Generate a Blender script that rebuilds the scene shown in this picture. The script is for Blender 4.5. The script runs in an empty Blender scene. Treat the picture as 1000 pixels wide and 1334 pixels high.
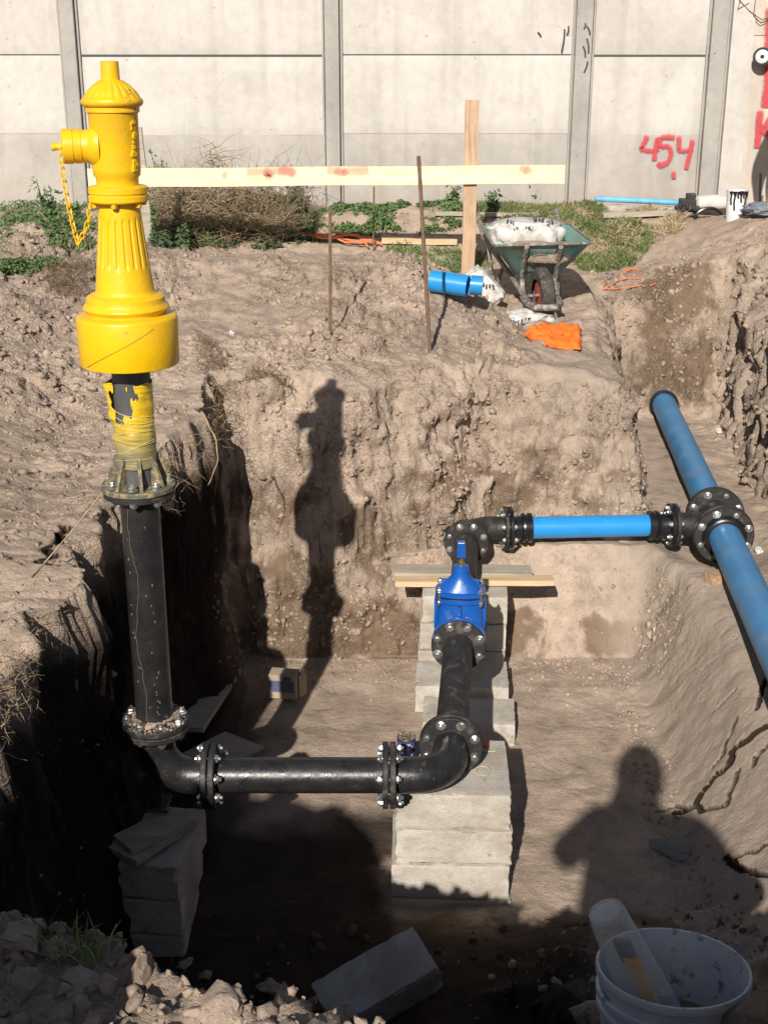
import bpy, bmesh, math, random
import numpy as np
from mathutils import Vector, Matrix, Quaternion
PI = math.pi
random.seed(7)
rng = np.random.default_rng(11)
scene = bpy.context.scene
COL = scene.collection

# ------------------------------------------------------------------ camera
PITCH = 19.8
FPX = 1650.0
CAMZ = 1.55
cam_d = bpy.data.cameras.new('camera')
cam_d.sensor_fit = 'VERTICAL'
cam_d.sensor_height = 24.0
cam_d.sensor_width = 24.0
cam_d.lens = FPX / 1334.0 * 24.0
cam_d.clip_start = 0.02
cam_d.clip_end = 500
cam = bpy.data.objects.new('camera', cam_d)
COL.objects.link(cam)
cam.location = (0, 0, CAMZ)
cam.rotation_euler = (math.radians(90 - PITCH), 0, 0)
scene.camera = cam

# ------------------------------------------------------------------ light
SUN_DIR = Vector((306, 1429.6, -900.4)).normalized()      # direction the light travels
elev = math.asin(-SUN_DIR.z)
az_from = math.atan2(-SUN_DIR.x, -SUN_DIR.y)              # clockwise from +Y
w = bpy.data.worlds.new('World'); scene.world = w; w.use_nodes = True
nt = w.node_tree; nt.nodes.clear()
so = nt.nodes.new('ShaderNodeOutputWorld'); bg = nt.nodes.new('ShaderNodeBackground')
sky = nt.nodes.new('ShaderNodeTexSky'); sky.sky_type = 'NISHITA'; sky.sun_disc = False
sky.sun_elevation = elev; sky.sun_rotation = az_from
sky.air_density = 1.0; sky.dust_density = 1.2; sky.ozone_density = 1.0
bg.inputs[1].default_value = 0.05
nt.links.new(sky.outputs[0], bg.inputs[0]); nt.links.new(bg.outputs[0], so.inputs[0])
sd = bpy.data.lights.new('sun', 'SUN'); sd.energy = 5.0; sd.angle = math.radians(0.53)
sd.color = (1.0, 0.94, 0.86)
sun = bpy.data.objects.new('sun', sd); COL.objects.link(sun)
sun.rotation_euler = SUN_DIR.to_track_quat('-Z', 'Y').to_euler()
sun.location = (-3, -8, 8)
scene.view_settings.view_transform = 'Standard'
scene.view_settings.look = 'None'
scene.view_settings.exposure = 0.12
scene.view_settings.gamma = 1.0
scene.view_settings.use_curve_mapping = False
scene.cycles.max_bounces = 6
scene.cycles.diffuse_bounces = 2

# ------------------------------------------------------------------ object helpers
def tag(o, label=None, cat=None, group=None, kind=None):
    if label: o['label'] = label
    if cat: o['category'] = cat
    if group: o['group'] = group
    if kind: o['kind'] = kind
    return o

def thing(name, loc, label, cat, group=None):
    o = bpy.data.objects.new(name, None)
    o.empty_display_size = 0.05
    o.location = loc
    COL.objects.link(o)
    tag(o, label, cat, group)
    return o

def part(name, mesh, mat, parent=None, label=None, kind=None, bevel=0.0, sub=0, loc=None, rot=None, solid=0.0):
    """mesh given in world coordinates; stored relative to its parents' location"""
    o = bpy.data.objects.new(name, mesh)
    COL.objects.link(o)
    if mat is not None and len(mesh.materials) == 0: mesh.materials.append(mat)
    if parent is not None:
        o.parent = parent
        if loc is None and not mesh.get('shared'):
            off = Vector((0, 0, 0)); p = parent
            while p is not None:
                off += p.location; p = p.parent
            mesh.transform(Matrix.Translation(-off))
    if loc is not None:
        o.location = loc
    if rot is not None:
        o.rotation_mode = 'QUATERNION'; o.rotation_quaternion = rot
    if solid:
        m = o.modifiers.new('solid', 'SOLIDIFY'); m.thickness = solid; m.offset = 0
    if bevel:
        m = o.modifiers.new('bevel', 'BEVEL'); m.width = bevel; m.segments = 2; m.limit_method = 'ANGLE'
        m.angle_limit = math.radians(40)
    if sub:
        m = o.modifiers.new('sub', 'SUBSURF'); m.levels = sub; m.render_levels = sub
    if label: o['label'] = label
    if kind: o['kind'] = kind
    return o

def wloc(o):
    off = Vector((0, 0, 0))
    while o is not None:
        off += o.location; o = o.parent
    return off

class MB:
    def __init__(s): s.v = []; s.f = []; s.uv = None
    def add(s, vs, fs):
        n = len(s.v); s.v.extend([tuple(v) for v in vs]); s.f.extend([tuple(i + n for i in f) for f in fs])
        return s
    def box(s, c, size, q=None, taper=None):
        c = Vector(c); hx, hy, hz = size[0] / 2, size[1] / 2, size[2] / 2
        vs = []
        for z in (-hz, hz):
            for x, y in ((-hx, -hy), (hx, -hy), (hx, hy), (-hx, hy)):
                k = taper if (taper and z > 0) else 1.0
                p = Vector((x * k, y * k, z))
                if q is not None: p = q @ p
                vs.append(c + p)
        return s.add(vs, [(3, 2, 1, 0), (4, 5, 6, 7), (0, 1, 5, 4), (1, 2, 6, 5), (2, 3, 7, 6), (3, 0, 4, 7)])
    def tube(s, path, r, n=12, caps=True):
        P = [Vector(p) for p in path]; m = len(P)
        rs = [r] * m if isinstance(r, (int, float)) else list(r)
        T = []
        for i in range(m):
            a = P[max(i - 1, 0)]; b = P[min(i + 1, m - 1)]
            d = (b - a)
            T.append(d.normalized() if d.length > 1e-9 else Vector((0, 0, 1)))
        u = T[0].orthogonal().normalized()
        vs = []
        for i in range(m):
            if i > 0:
                q = T[i - 1].rotation_difference(T[i]); u = q @ u
            u = (u - T[i] * u.dot(T[i])).normalized(); v = T[i].cross(u)
            for k in range(n):
                a = 2 * PI * k / n
                vs.append(P[i] + (u * math.cos(a) + v * math.sin(a)) * rs[i])
        fs = []
        for i in range(m - 1):
            for k in range(n):
                k2 = (k + 1) % n
                fs.append((i * n + k, i * n + k2, (i + 1) * n + k2, (i + 1) * n + k))
        if caps:
            fs.append(tuple(range(n - 1, -1, -1))); fs.append(tuple((m - 1) * n + k for k in range(n)))
        return s.add(vs, fs)
    def lathe(s, o, axis, prof, n=32, flute=None, caps=True):
        """prof: list of (t along axis, radius)"""
        o = Vector(o); ax = Vector(axis).normalized()
        u = Vector((1, 0, 0)) if abs(ax.z) > 0.9 else ax.orthogonal().normalized()
        u = (u - ax * u.dot(ax)).normalized(); w_ = ax.cross(u)
        vs = []
        for t, r in prof:
            for k in range(n):
                a = 2 * PI * k / n
                rr = r
                if flute: rr = r + flute(t, a)
                vs.append(o + ax * t + (u * math.cos(a) + w_ * math.sin(a)) * rr)
        fs = []
        m = len(prof)
        for i in range(m - 1):
            for k in range(n):
                k2 = (k + 1) % n
                fs.append((i * n + k, i * n + k2, (i + 1) * n + k2, (i + 1) * n + k))
        if caps:
            fs.append(tuple(range(n - 1, -1, -1))); fs.append(tuple((m - 1) * n + k for k in range(n)))
        return s.add(vs, fs)
    def loft(s, secs, n=28, xa=(1, 0, 0), ya=(0, 1, 0), caps=True):
        """secs: (centre, rx, ry, exponent)"""
        xa = Vector(xa); ya = Vector(ya); vs = []
        for c, rx, ry, e in secs:
            c = Vector(c)
            for k in range(n):
                a = 2 * PI * k / n
                cx, sx = math.cos(a), math.sin(a)
                x = math.copysign(abs(cx) ** (2 / e), cx) * rx; y = math.copysign(abs(sx) ** (2 / e), sx) * ry
                vs.append(c + xa * x + ya * y)
        fs = []; m = len(secs)
        for i in range(m - 1):
            for k in range(n):
                k2 = (k + 1) % n
                fs.append((i * n + k, i * n + k2, (i + 1) * n + k2, (i + 1) * n + k))
        if caps:
            fs.append(tuple(range(n - 1, -1, -1))); fs.append(tuple((m - 1) * n + k for k in range(n)))
        return s.add(vs, fs)
    def mesh(s, name, smooth=True, angle=35):
        me = bpy.data.meshes.new(name); me.from_pydata(s.v, [], s.f); me.validate(); me.update()
        bm = bmesh.new(); bm.from_mesh(me); bmesh.ops.recalc_face_normals(bm, faces=bm.faces); bm.to_mesh(me); bm.free()
        if smooth:
            me.shade_smooth()
            me.set_sharp_from_angle(angle=math.radians(angle))
        return me

def np_mesh(name, V, F, smooth=False, mat_idx=None):
    V = np.asarray(V, np.float32); F = np.asarray(F, np.int32)
    me = bpy.data.meshes.new(name)
    k = F.shape[1]
    me.vertices.add(len(V)); me.vertices.foreach_set('co', V.ravel())
    me.loops.add(F.size); me.loops.foreach_set('vertex_index', F.ravel())
    me.polygons.add(len(F))
    me.polygons.foreach_set('loop_start', np.arange(0, F.size, k, dtype=np.int32))
    if smooth: me.polygons.foreach_set('use_smooth', np.ones(len(F), bool))
    me.update(calc_edges=True)
    return me

# ------------------------------------------------------------------ numpy noise
_perm = np.arange(256); np.random.default_rng(3).shuffle(_perm); _perm = np.concatenate([_perm, _perm, _perm])
_grad = np.random.default_rng(5).normal(size=(256, 3)); _grad /= np.linalg.norm(_grad, axis=1)[:, None]
_r3 = np.random.default_rng(6).random((256, 4))
def _h(i, j, k): return _perm[_perm[_perm[i & 255] + (j & 255)] + (k & 255)]
def perlin(x, y, z=0.0):
    x, y, z = np.broadcast_arrays(np.asarray(x, float), np.asarray(y, float), np.asarray(z, float))
    xi = np.floor(x).astype(int); yi = np.floor(y).astype(int); zi = np.floor(z).astype(int)
    xf = x - xi; yf = y - yi; zf = z - zi
    f = lambda t: t * t * t * (t * (t * 6 - 15) + 10)
    u, v, w_ = f(xf), f(yf), f(zf)
    out = 0
    for dx in (0, 1):
        for dy in (0, 1):
            for dz in (0, 1):
                g = _grad[_h(xi + dx, yi + dy, zi + dz)]
                d = g[..., 0] * (xf - dx) + g[..., 1] * (yf - dy) + g[..., 2] * (zf - dz)
                wt = (u if dx else 1 - u) * (v if dy else 1 - v) * (w_ if dz else 1 - w_)
                out = out + d * wt
    return out * 1.6
def fbm(x, y, z=0.0, o=4, l=2.1, g=0.5):
    a = 1; s = 0
    for i in range(o):
        s = s + a * perlin(x + i * 7.3, y + i * 3.1, z + i * 5.7); x = x * l; y = y * l; z = z * l; a *= g
    return s
def worley(x, y, z):
    xi = np.floor(x).astype(int); yi = np.floor(y).astype(int); zi = np.floor(z).astype(int)
    f1 = np.full(x.shape, 9.0); f2 = np.full(x.shape, 9.0); rid = np.zeros(x.shape)
    for dx in (-1, 0, 1):
        for dy in (-1, 0, 1):
            for dz in (-1, 0, 1):
                h = _h(xi + dx, yi + dy, zi + dz); r = _r3[h]
                d = np.sqrt((xi + dx + r[..., 0] - x) ** 2 + (yi + dy + r[..., 1] - y) ** 2 + (zi + dz + r[..., 2] - z) ** 2)
                nw = d < f1
                f2 = np.where(nw, f1, np.minimum(f2, d)); rid = np.where(nw, r[..., 3], rid); f1 = np.where(nw, d, f1)
    return f1, f2, rid
def sm(a, b, x):
    t = np.clip((x - a) / (b - a), 0, 1)
    return t * t * (3 - 2 * t)

# ------------------------------------------------------------------ materials
def new_mat(name):
    m = bpy.data.materials.new(name); m.use_nodes = True
    return m, m.node_tree, m.node_tree.nodes['Principled BSDF']
def N(nt, t, **kw):
    n = nt.nodes.new(t)
    for k, v in kw.items():
        if k in n.inputs.keys() if isinstance(k, str) else False: n.inputs[k].default_value = v
        else: setattr(n, k, v)
    return n
def noise(nt, co, scale, detail=5, rough=0.55, dist=0.0):
    n = nt.nodes.new('ShaderNodeTexNoise'); n.inputs['Scale'].default_value = scale; n.inputs['Detail'].default_value = detail
    n.inputs['Roughness'].default_value = rough; n.inputs['Distortion'].default_value = dist
    nt.links.new(co, n.inputs['Vector']); return n.outputs['Fac']
def ramp(nt, fac, stops):
    r = nt.nodes.new('ShaderNodeValToRGB'); e = r.color_ramp.elements
    while len(e) < len(stops): e.new(0.5)
    for el, (p, c) in zip(e, stops):
        el.position = p; el.color = (c[0], c[1], c[2], 1) if not isinstance(c, (int, float)) else (c, c, c, 1)
    nt.links.new(fac, r.inputs[0]); return r.outputs[0]
def mixc(nt, f, a, b, mode='MIX'):
    m = nt.nodes.new('ShaderNodeMix'); m.data_type = 'RGBA'; m.blend_type = mode
    for sock, val in ((m.inputs[0], f), (m.inputs[6], a), (m.inputs[7], b)):
        if isinstance(val, (int, float)): sock.default_value = val
        elif isinstance(val, tuple): sock.default_value = (val[0], val[1], val[2], 1)
        else: nt.links.new(val, sock)
    return m.outputs[2]
def math_(nt, op, a, b=0.0):
    m = nt.nodes.new('ShaderNodeMath'); m.operation = op
    for s_, v in ((m.inputs[0], a), (m.inputs[1], b)):
        if isinstance(v, (int, float)): s_.default_value = v
        else: nt.links.new(v, s_)
    return m.outputs[0]
def bump(nt, bs, h, strength=0.5, dist=0.01, prev=None):
    b = nt.nodes.new('ShaderNodeBump'); b.inputs['Strength'].default_value = strength; b.inputs['Distance'].default_value = dist
    nt.links.new(h, b.inputs['Height'])
    if prev is not None: nt.links.new(prev, b.inputs['Normal'])
    nt.links.new(b.outputs[0], bs.inputs['Normal']); return b.outputs[0]
def geo_pos(nt): return nt.nodes.new('ShaderNodeNewGeometry').outputs['Position']
def obj_co(nt): return nt.nodes.new('ShaderNodeTexCoord').outputs['Object']

def simple(name, col, rough=0.5, metal=0.0, var=0.15, scale=12, bmp=0.15, bscale=60, dirt=None, dirt_lo=0.55, dirt_hi=0.7, coat=0.0, bdist=0.003):
    m, nt_, bs = new_mat(name); co = geo_pos(nt_)
    n1 = noise(nt_, co, scale, 5)
    lo = tuple(c * (1 - var) for c in col); hi = tuple(min(1, c * (1 + var)) for c in col)
    c = ramp(nt_, n1, [(0.3, lo), (0.7, hi)])
    if dirt is not None:
        n2 = noise(nt_, co, scale * 1.7, 8, 0.65, 0.3)
        f = ramp(nt_, n2, [(dirt_lo, 0.0), (dirt_hi, 1.0)])
        c = mixc(nt_, f, c, dirt)
        r = nt_.nodes.new('ShaderNodeMix'); r.data_type = 'FLOAT'; nt_.links.new(f, r.inputs[0]); r.inputs[2].default_value = rough; r.inputs[3].default_value = 0.9
        nt_.links.new(r.outputs[0], bs.inputs['Roughness'])
    else: bs.inputs['Roughness'].default_value = rough
    nt_.links.new(c, bs.inputs['Base Color']); bs.inputs['Metallic'].default_value = metal
    bs.inputs['Coat Weight'].default_value = coat; bs.inputs['Coat Roughness'].default_value = 0.15
    if bmp: bump(nt_, bs, noise(nt_, co, bscale, 6), bmp, bdist)
    return m

DUST = (0.34, 0.26, 0.19)
def soil_mat(name='soil', attr=True):
    m, t, bs = new_mat(name); co = geo_pos(t)
    a = noise(t, co, 1.1, 5, 0.6); b = noise(t, co, 9, 8, 0.65); c_ = noise(t, co, 70, 6, 0.7)
    base = ramp(t, a, [(0.3, (0.365, 0.283, 0.218)), (0.5, (0.433, 0.338, 0.264)), (0.72, (0.495, 0.392, 0.310))])
    c = mixc(t, 0.75, base, ramp(t, b, [(0.32, (0.30, 0.30, 0.30)), (0.5, (0.5, 0.5, 0.5)), (0.68, (0.62, 0.61, 0.60))]), 'OVERLAY')
    c = mixc(t, 0.55, c, ramp(t, c_, [(0.3, (0.36, 0.35, 0.34)), (0.6, (0.58, 0.58, 0.58))]), 'OVERLAY')
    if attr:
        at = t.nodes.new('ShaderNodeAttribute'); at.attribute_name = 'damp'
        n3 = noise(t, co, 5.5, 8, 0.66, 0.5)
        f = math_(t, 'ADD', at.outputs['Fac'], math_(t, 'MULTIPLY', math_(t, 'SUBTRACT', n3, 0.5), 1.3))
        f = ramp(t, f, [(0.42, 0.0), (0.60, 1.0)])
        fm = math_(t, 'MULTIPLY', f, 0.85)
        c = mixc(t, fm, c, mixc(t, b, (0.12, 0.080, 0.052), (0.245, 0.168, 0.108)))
        ag = t.nodes.new('ShaderNodeAttribute'); ag.attribute_name = 'clay'
        c = mixc(t, math_(t, 'MULTIPLY', ag.outputs['Fac'], 0.7), c, mixc(t, b, (0.31, 0.252, 0.20), (0.44, 0.362, 0.29)))
        ad = t.nodes.new('ShaderNodeAttribute'); ad.attribute_name = 'painted_shade'
        c = mixc(t, ad.outputs['Fac'], c, mixc(t, b, (0.016, 0.011, 0.008), (0.050, 0.034, 0.025)))  # shade of pit wall, floor and cracks put into the soil colour
    t.links.new(c, bs.inputs['Base Color']); bs.inputs['Roughness'].default_value = 0.95
    bs.inputs['Specular IOR Level'].default_value = 0.15
    vo = t.nodes.new('ShaderNodeTexVoronoi'); vo.feature = 'DISTANCE_TO_EDGE'; vo.inputs['Scale'].default_value = 52.0
    dn = t.nodes.new('ShaderNodeTexNoise'); dn.inputs['Scale'].default_value = 19.0; dn.inputs['Detail'].default_value = 4; t.links.new(co, dn.inputs['Vector'])
    va = t.nodes.new('ShaderNodeVectorMath'); va.operation = 'MULTIPLY_ADD'; va.inputs[1].default_value = (.06, .06, .06); t.links.new(dn.outputs['Color'], va.inputs[0]); t.links.new(co, va.inputs[2])
    t.links.new(va.outputs[0], vo.inputs['Vector'])
    patch = ramp(t, noise(t, co, 2.6, 5, 0.65), [(0.46, 0.0), (0.60, 1.0)])
    if attr:
        ac = t.nodes.new('ShaderNodeAttribute'); ac.attribute_name = 'cloddy'
        patch = math_(t, 'MULTIPLY', math_(t, 'ADD', patch, 0.25), ac.outputs['Fac'])
    ve = ramp(t, vo.outputs['Distance'], [(0.0, 0.0), (0.16, 1.0)])
    n0 = bump(t, bs, noise(t, co, 12, 6, 0.6), 0.45, 0.016)
    n1 = bump(t, bs, math_(t, 'MULTIPLY', ve, patch), 0.7, 0.012, n0)
    n2 = bump(t, bs, noise(t, co, 70, 8, 0.72), 0.8, 0.010, n1)
    bump(t, bs, noise(t, co, 260, 3, 0.6), 0.5, 0.003, n2)
    return m
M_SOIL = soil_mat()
M_CLOD = soil_mat('clod_soil', False)
M_CLOD_D = simple('shaded_clod', (.085, .062, .047), .95, var=.3, bmp=.6, bscale=80)  # clod soil darkened to paint in the shade of the pit floor

def concrete(name, lo, hi, stain=(0.3, 0.27, 0.23), bs_=0.35, scale=3.0, pores=True):
    m, t, bs = new_mat(name); co = geo_pos(t)
    a = noise(t, co, scale, 6, 0.6); b = noise(t, co, scale * 9, 7, 0.65)
    c = ramp(t, a, [(0.3, lo), (0.68, hi)])
    c = mixc(t, 0.4, c, ramp(t, b, [(0.3, (0.38, 0.38, 0.38)), (0.65, (0.57, 0.57, 0.57))]), 'OVERLAY')
    n2 = noise(t, co, scale * 1.3, 8, 0.7, 0.4)
    c = mixc(t, math_(t, 'MULTIPLY', ramp(t, n2, [(0.56, 0.0), (0.72, 1.0)]), 0.6), c, stain)
    if pores:
        v = t.nodes.new('ShaderNodeTexVoronoi'); v.inputs['Scale'].default_value = 9.0; v.inputs['Randomness'].default_value = 1.0
        t.links.new(co, v.inputs['Vector'])
        vv = math_(t, 'ADD', v.outputs['Distance'], math_(t, 'MULTIPLY', math_(t, 'SUBTRACT', b, 0.5), 0.25))
        p = ramp(t, vv, [(0.04, 1.0), (0.075, 0.0)])
        c = mixc(t, math_(t, 'MULTIPLY', p, 0.7), c, tuple(x * 0.55 for x in lo))
    if scale < 2.5:
        mp = t.nodes.new('ShaderNodeMapping'); mp.inputs['Scale'].default_value = (7, 7, .55); t.links.new(co, mp.inputs[0])
        st = ramp(t, noise(t, mp.outputs[0], 1.0, 6, .6), [(0.50, 0.0), (0.75, 1.0)])
        c = mixc(t, math_(t, 'MULTIPLY', st, .38), c, tuple(x * .62 for x in lo))
        sz = t.nodes.new('ShaderNodeSeparateXYZ'); t.links.new(co, sz.inputs[0])
        zz = math_(t, 'ADD', math_(t, 'MULTIPLY', math_(t, 'SUBTRACT', .85, sz.outputs[2]), 1.1), math_(t, 'MULTIPLY', math_(t, 'SUBTRACT', noise(t, co, 4.5, 7, .7), .5), 1.3))
        c = mixc(t, math_(t, 'MULTIPLY', ramp(t, zz, [(0.15, 0.0), (0.9, 1.0)]), .55), c, (.40, .32, .25))
    else:
        c = mixc(t, math_(t, 'MULTIPLY', ramp(t, noise(t, co, 5.5, 8, .72, .5), [(0.46, 0.0), (0.62, 1.0)]), .6), c, (.34, .265, .20))
    t.links.new(c, bs.inputs['Base Color']); bs.inputs['Roughness'].default_value = 0.9
    bump(t, bs, noise(t, co, scale * 22, 7, 0.7), bs_, 0.006)
    return m
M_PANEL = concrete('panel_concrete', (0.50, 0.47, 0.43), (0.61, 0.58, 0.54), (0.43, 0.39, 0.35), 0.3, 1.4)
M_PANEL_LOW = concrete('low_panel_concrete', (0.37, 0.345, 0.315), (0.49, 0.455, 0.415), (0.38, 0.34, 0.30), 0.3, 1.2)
M_POST = concrete('post_concrete', (0.33, 0.31, 0.285), (0.43, 0.405, 0.37), (0.31, 0.28, 0.25), 0.35, 2.0)
M_PLASTER = concrete('cream_plaster', (0.50, 0.44, 0.38), (0.60, 0.53, 0.46), (0.5, 0.43, 0.37), 0.3, 1.6)
M_BLOCK = concrete('block_concrete', (0.47, 0.43, 0.37), (0.63, 0.585, 0.51), (0.30, 0.25, 0.20), 0.9, 6.0)
M_YEL = None
def yellow():
    m, t, bs = new_mat('yellow_paint'); co = obj_co(t)
    a = noise(t, co, 9, 4)
    c = ramp(t, a, [(0.3, (0.84, 0.47, 0.004)), (0.7, (0.92, 0.56, 0.006))])
    # chips of bare metal and dusty marks
    n2 = noise(t, co, 26, 8, 0.7, 0.3)
    c = mixc(t, ramp(t, n2, [(0.675, 0.0), (0.715, 1.0)]), c, (0.40, 0.24, 0.06))
    sxz = t.nodes.new('ShaderNodeSeparateXYZ'); t.links.new(co, sxz.inputs[0])
    up_ = t.nodes.new('ShaderNodeMapRange'); up_.inputs['From Min'].default_value = .98; up_.inputs['From Max'].default_value = 1.16; t.links.new(sxz.outputs[2], up_.inputs['Value'])
    rt_ = t.nodes.new('ShaderNodeMapRange'); rt_.inputs['From Min'].default_value = .02; rt_.inputs['From Max'].default_value = .075; t.links.new(sxz.outputs[0], rt_.inputs['Value'])
    k_ = math_(t, 'MULTIPLY', up_.outputs[0], rt_.outputs[0])
    c = mixc(t, ramp(t, math_(t, 'ADD', noise(t, co, 38, 8, 0.75), math_(t, 'MULTIPLY', k_, .17)), [(0.66, 0.0), (0.70, 1.0)]), c, (0.22, 0.16, 0.10))
    n3 = noise(t, co, 3.2, 7, 0.7, 0.2)
    c = mixc(t, math_(t, 'MULTIPLY', ramp(t, n3, [(0.45, 0.0), (0.72, 1.0)]), 0.5), c, (0.58, 0.36, 0.07))
    t.links.new(c, bs.inputs['Base Color']); bs.inputs['Roughness'].default_value = 0.38
    bs.inputs['Specular IOR Level'].default_value = 0.45
    bump(t, bs, noise(t, co, 48, 6, 0.65), 0.38, 0.004)
    return m
M_YEL = yellow()
def black_iron(name, rough, dirt=0.62):
    m, t, bs = new_mat(name); co = geo_pos(t)
    c = ramp(t, noise(t, co, 14, 6), [(0.3, (0.012, 0.012, 0.013)), (0.7, (0.030, 0.029, 0.028))])
    n2 = noise(t, co, 17, 9, 0.72, 0.4)
    f = ramp(t, n2, [(dirt, 0.0), (dirt + 0.12, 1.0)])
    c = mixc(t, math_(t, 'MULTIPLY', f, 0.55), c, (0.17, 0.13, 0.10))
    c = mixc(t, ramp(t, noise(t, co, 120, 3, 0.6), [(0.70, 0.0), (0.74, 1.0)]), c, (0.30, 0.26, 0.21))
    t.links.new(c, bs.inputs['Base Color'])
    r = ramp(t, noise(t, co, 30, 6), [(0.3, rough), (0.7, min(1, rough + 0.22))])
    t.links.new(r, bs.inputs['Roughness'])
    bump(t, bs, noise(t, co, 90, 5, 0.6), 0.28, 0.003)
    return m
M_IRON = black_iron('black_coated_iron', 0.24)
M_IRON_DULL = black_iron('dull_black_iron', 0.5, 0.52)
M_RUBBER = simple('black_plastic', (0.012, 0.012, 0.013), 0.3, var=0.3)
M_STEEL = simple('galvanised_bolt', (0.60, 0.60, 0.58), 0.32, metal=0.9, var=0.2, dirt=(0.2, 0.16, 0.12), dirt_lo=0.6)
M_THREAD = simple('dark_thread', (0.10, 0.095, 0.09), 0.45, metal=0.6)
M_VALVE = simple('blue_epoxy', (0.010, 0.095, 0.40), 0.30, var=0.15, bmp=0.1, bscale=90, dirt=(0.16, 0.19, 0.25), dirt_lo=0.60, dirt_hi=0.8, coat=0.2)
M_BLUE = simple('bright_blue_pipe', (0.022, 0.27, 0.66), 0.32, var=0.06, bmp=0.05, dirt=(0.15, 0.30, 0.48), dirt_lo=0.62, dirt_hi=0.9)
M_BLUE_OLD = simple('dusty_blue_pipe', (0.052, 0.225, 0.45), 0.42, var=0.1, scale=5, bmp=0.2, bscale=70, dirt=(0.25, 0.27, 0.28), dirt_lo=0.52, dirt_hi=0.85)
def wood(name, lo, hi, sc=3.0, axis=0, rough=0.75):
    m, t, bs = new_mat(name); co = geo_pos(t)
    mp = t.nodes.new('ShaderNodeMapping'); s = [14, 14, 14]; s[axis] = 0.9
    mp.inputs['Scale'].default_value = s; t.links.new(co, mp.inputs['Vector'])
    n = noise(t, mp.outputs[0], sc, 6, 0.6, 1.2)
    c = ramp(t, n, [(0.35, lo), (0.6, hi)])
    c = mixc(t, 0.35, c, ramp(t, noise(t, co, 12, 6), [(0.3, 0.36), (0.65, 0.58)]), 'OVERLAY')
    t.links.new(c, bs.inputs['Base Color']); bs.inputs['Roughness'].default_value = rough
    bump(t, bs, n, 0.35, 0.003)
    return m
M_PINE = wood('fresh_pine', (0.80, 0.66, 0.40), (0.90, 0.80, 0.54))
M_POSTW = wood('brown_timber', (0.42, 0.27, 0.17), (0.55, 0.38, 0.25), axis=2)
M_OLDW = wood('grey_timber', (0.33, 0.28, 0.22), (0.46, 0.40, 0.32))
M_PINE2 = wood('light_plank', (0.52, 0.37, 0.21), (0.68, 0.50, 0.31))
M_RUST = simple('rusty_rebar', (0.17, 0.105, 0.065), 0.8, var=0.3, scale=40)
M_GREEN = simple('green_barrow_paint', (0.10, 0.34, 0.30), 0.6, var=0.2, scale=9, dirt=(0.32, 0.30, 0.26), dirt_lo=0.44, dirt_hi=0.62)
M_FRAME = simple('mortar_caked_metal', (0.16, 0.145, 0.125), 0.7, var=0.4, scale=20, dirt=(0.40, 0.36, 0.30), dirt_lo=0.5, dirt_hi=0.6)
M_TYRE = simple('dusty_tyre', (0.05, 0.047, 0.043), 0.85, var=0.3, scale=15, dirt=(0.2, 0.17, 0.14), dirt_lo=0.5)
M_RED = simple('red_rim', (0.42, 0.08, 0.06), 0.6, dirt=DUST)
M_ORANGE = simple('orange_cloth', (0.88, 0.19, 0.02), 0.85, var=0.1, bmp=0.5, bscale=90)
M_OROPE = simple('orange_rope', (0.72, 0.20, 0.09), 0.7, var=0.15)
M_WHITE = simple('white_sack', (0.58, 0.56, 0.53), 0.7, var=0.12, scale=8, dirt=(0.36, 0.33, 0.29), dirt_lo=0.48, dirt_hi=0.62, bmp=.5, bscale=40, bdist=.01)
M_BUCKET = simple('bucket_plastic', (0.60, 0.62, 0.66), 0.42, var=0.10, scale=14, dirt=(0.20, 0.20, 0.21), dirt_lo=0.57, dirt_hi=0.66)
M_SPLASH = simple('mud_splash', (.16, .13, .10), .9, bmp=0)
M_ROOT = simple('dry_root', (0.40, 0.29, 0.17), 0.9, var=0.3, scale=30, bmp=0)
M_TWIG = simple('dry_twig', (0.27, 0.19, 0.125), 0.9, var=0.4, scale=14, bmp=0)
M_TWIG_P = simple('pale_straw', (0.45, 0.36, 0.22), 0.9, var=0.3, scale=14, bmp=0)
def leafm(name, lo, hi):
    m, t, bs = new_mat(name); co = geo_pos(t)
    c = ramp(t, noise(t, co, 7, 5, 0.7), [(0.3, lo), (0.7, hi)])
    t.links.new(c, bs.inputs['Base Color']); bs.inputs['Roughness'].default_value = 0.6
    return m
M_LEAF = leafm('weed_leaf', (0.06, 0.12, 0.035), (0.15, 0.23, 0.08))
M_LEAF_D = leafm('dark_weed_leaf', (0.04, 0.08, 0.032), (0.12, 0.18, 0.075))
M_GRASS = leafm('grass_blade', (0.085, 0.125, 0.035), (0.22, 0.25, 0.09))
M_SKIN = simple('skin', (0.45, 0.27, 0.18), 0.5, bmp=0)
M_JACKET = simple('navy_jacket', (0.02, 0.025, 0.05), 0.85, bmp=0.2)
M_TROUSERS = simple('work_trousers', (0.06, 0.055, 0.05), 0.85, bmp=0.2)
M_BOOT = simple('boot_leather', (0.05, 0.03, 0.02), 0.6)

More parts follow.
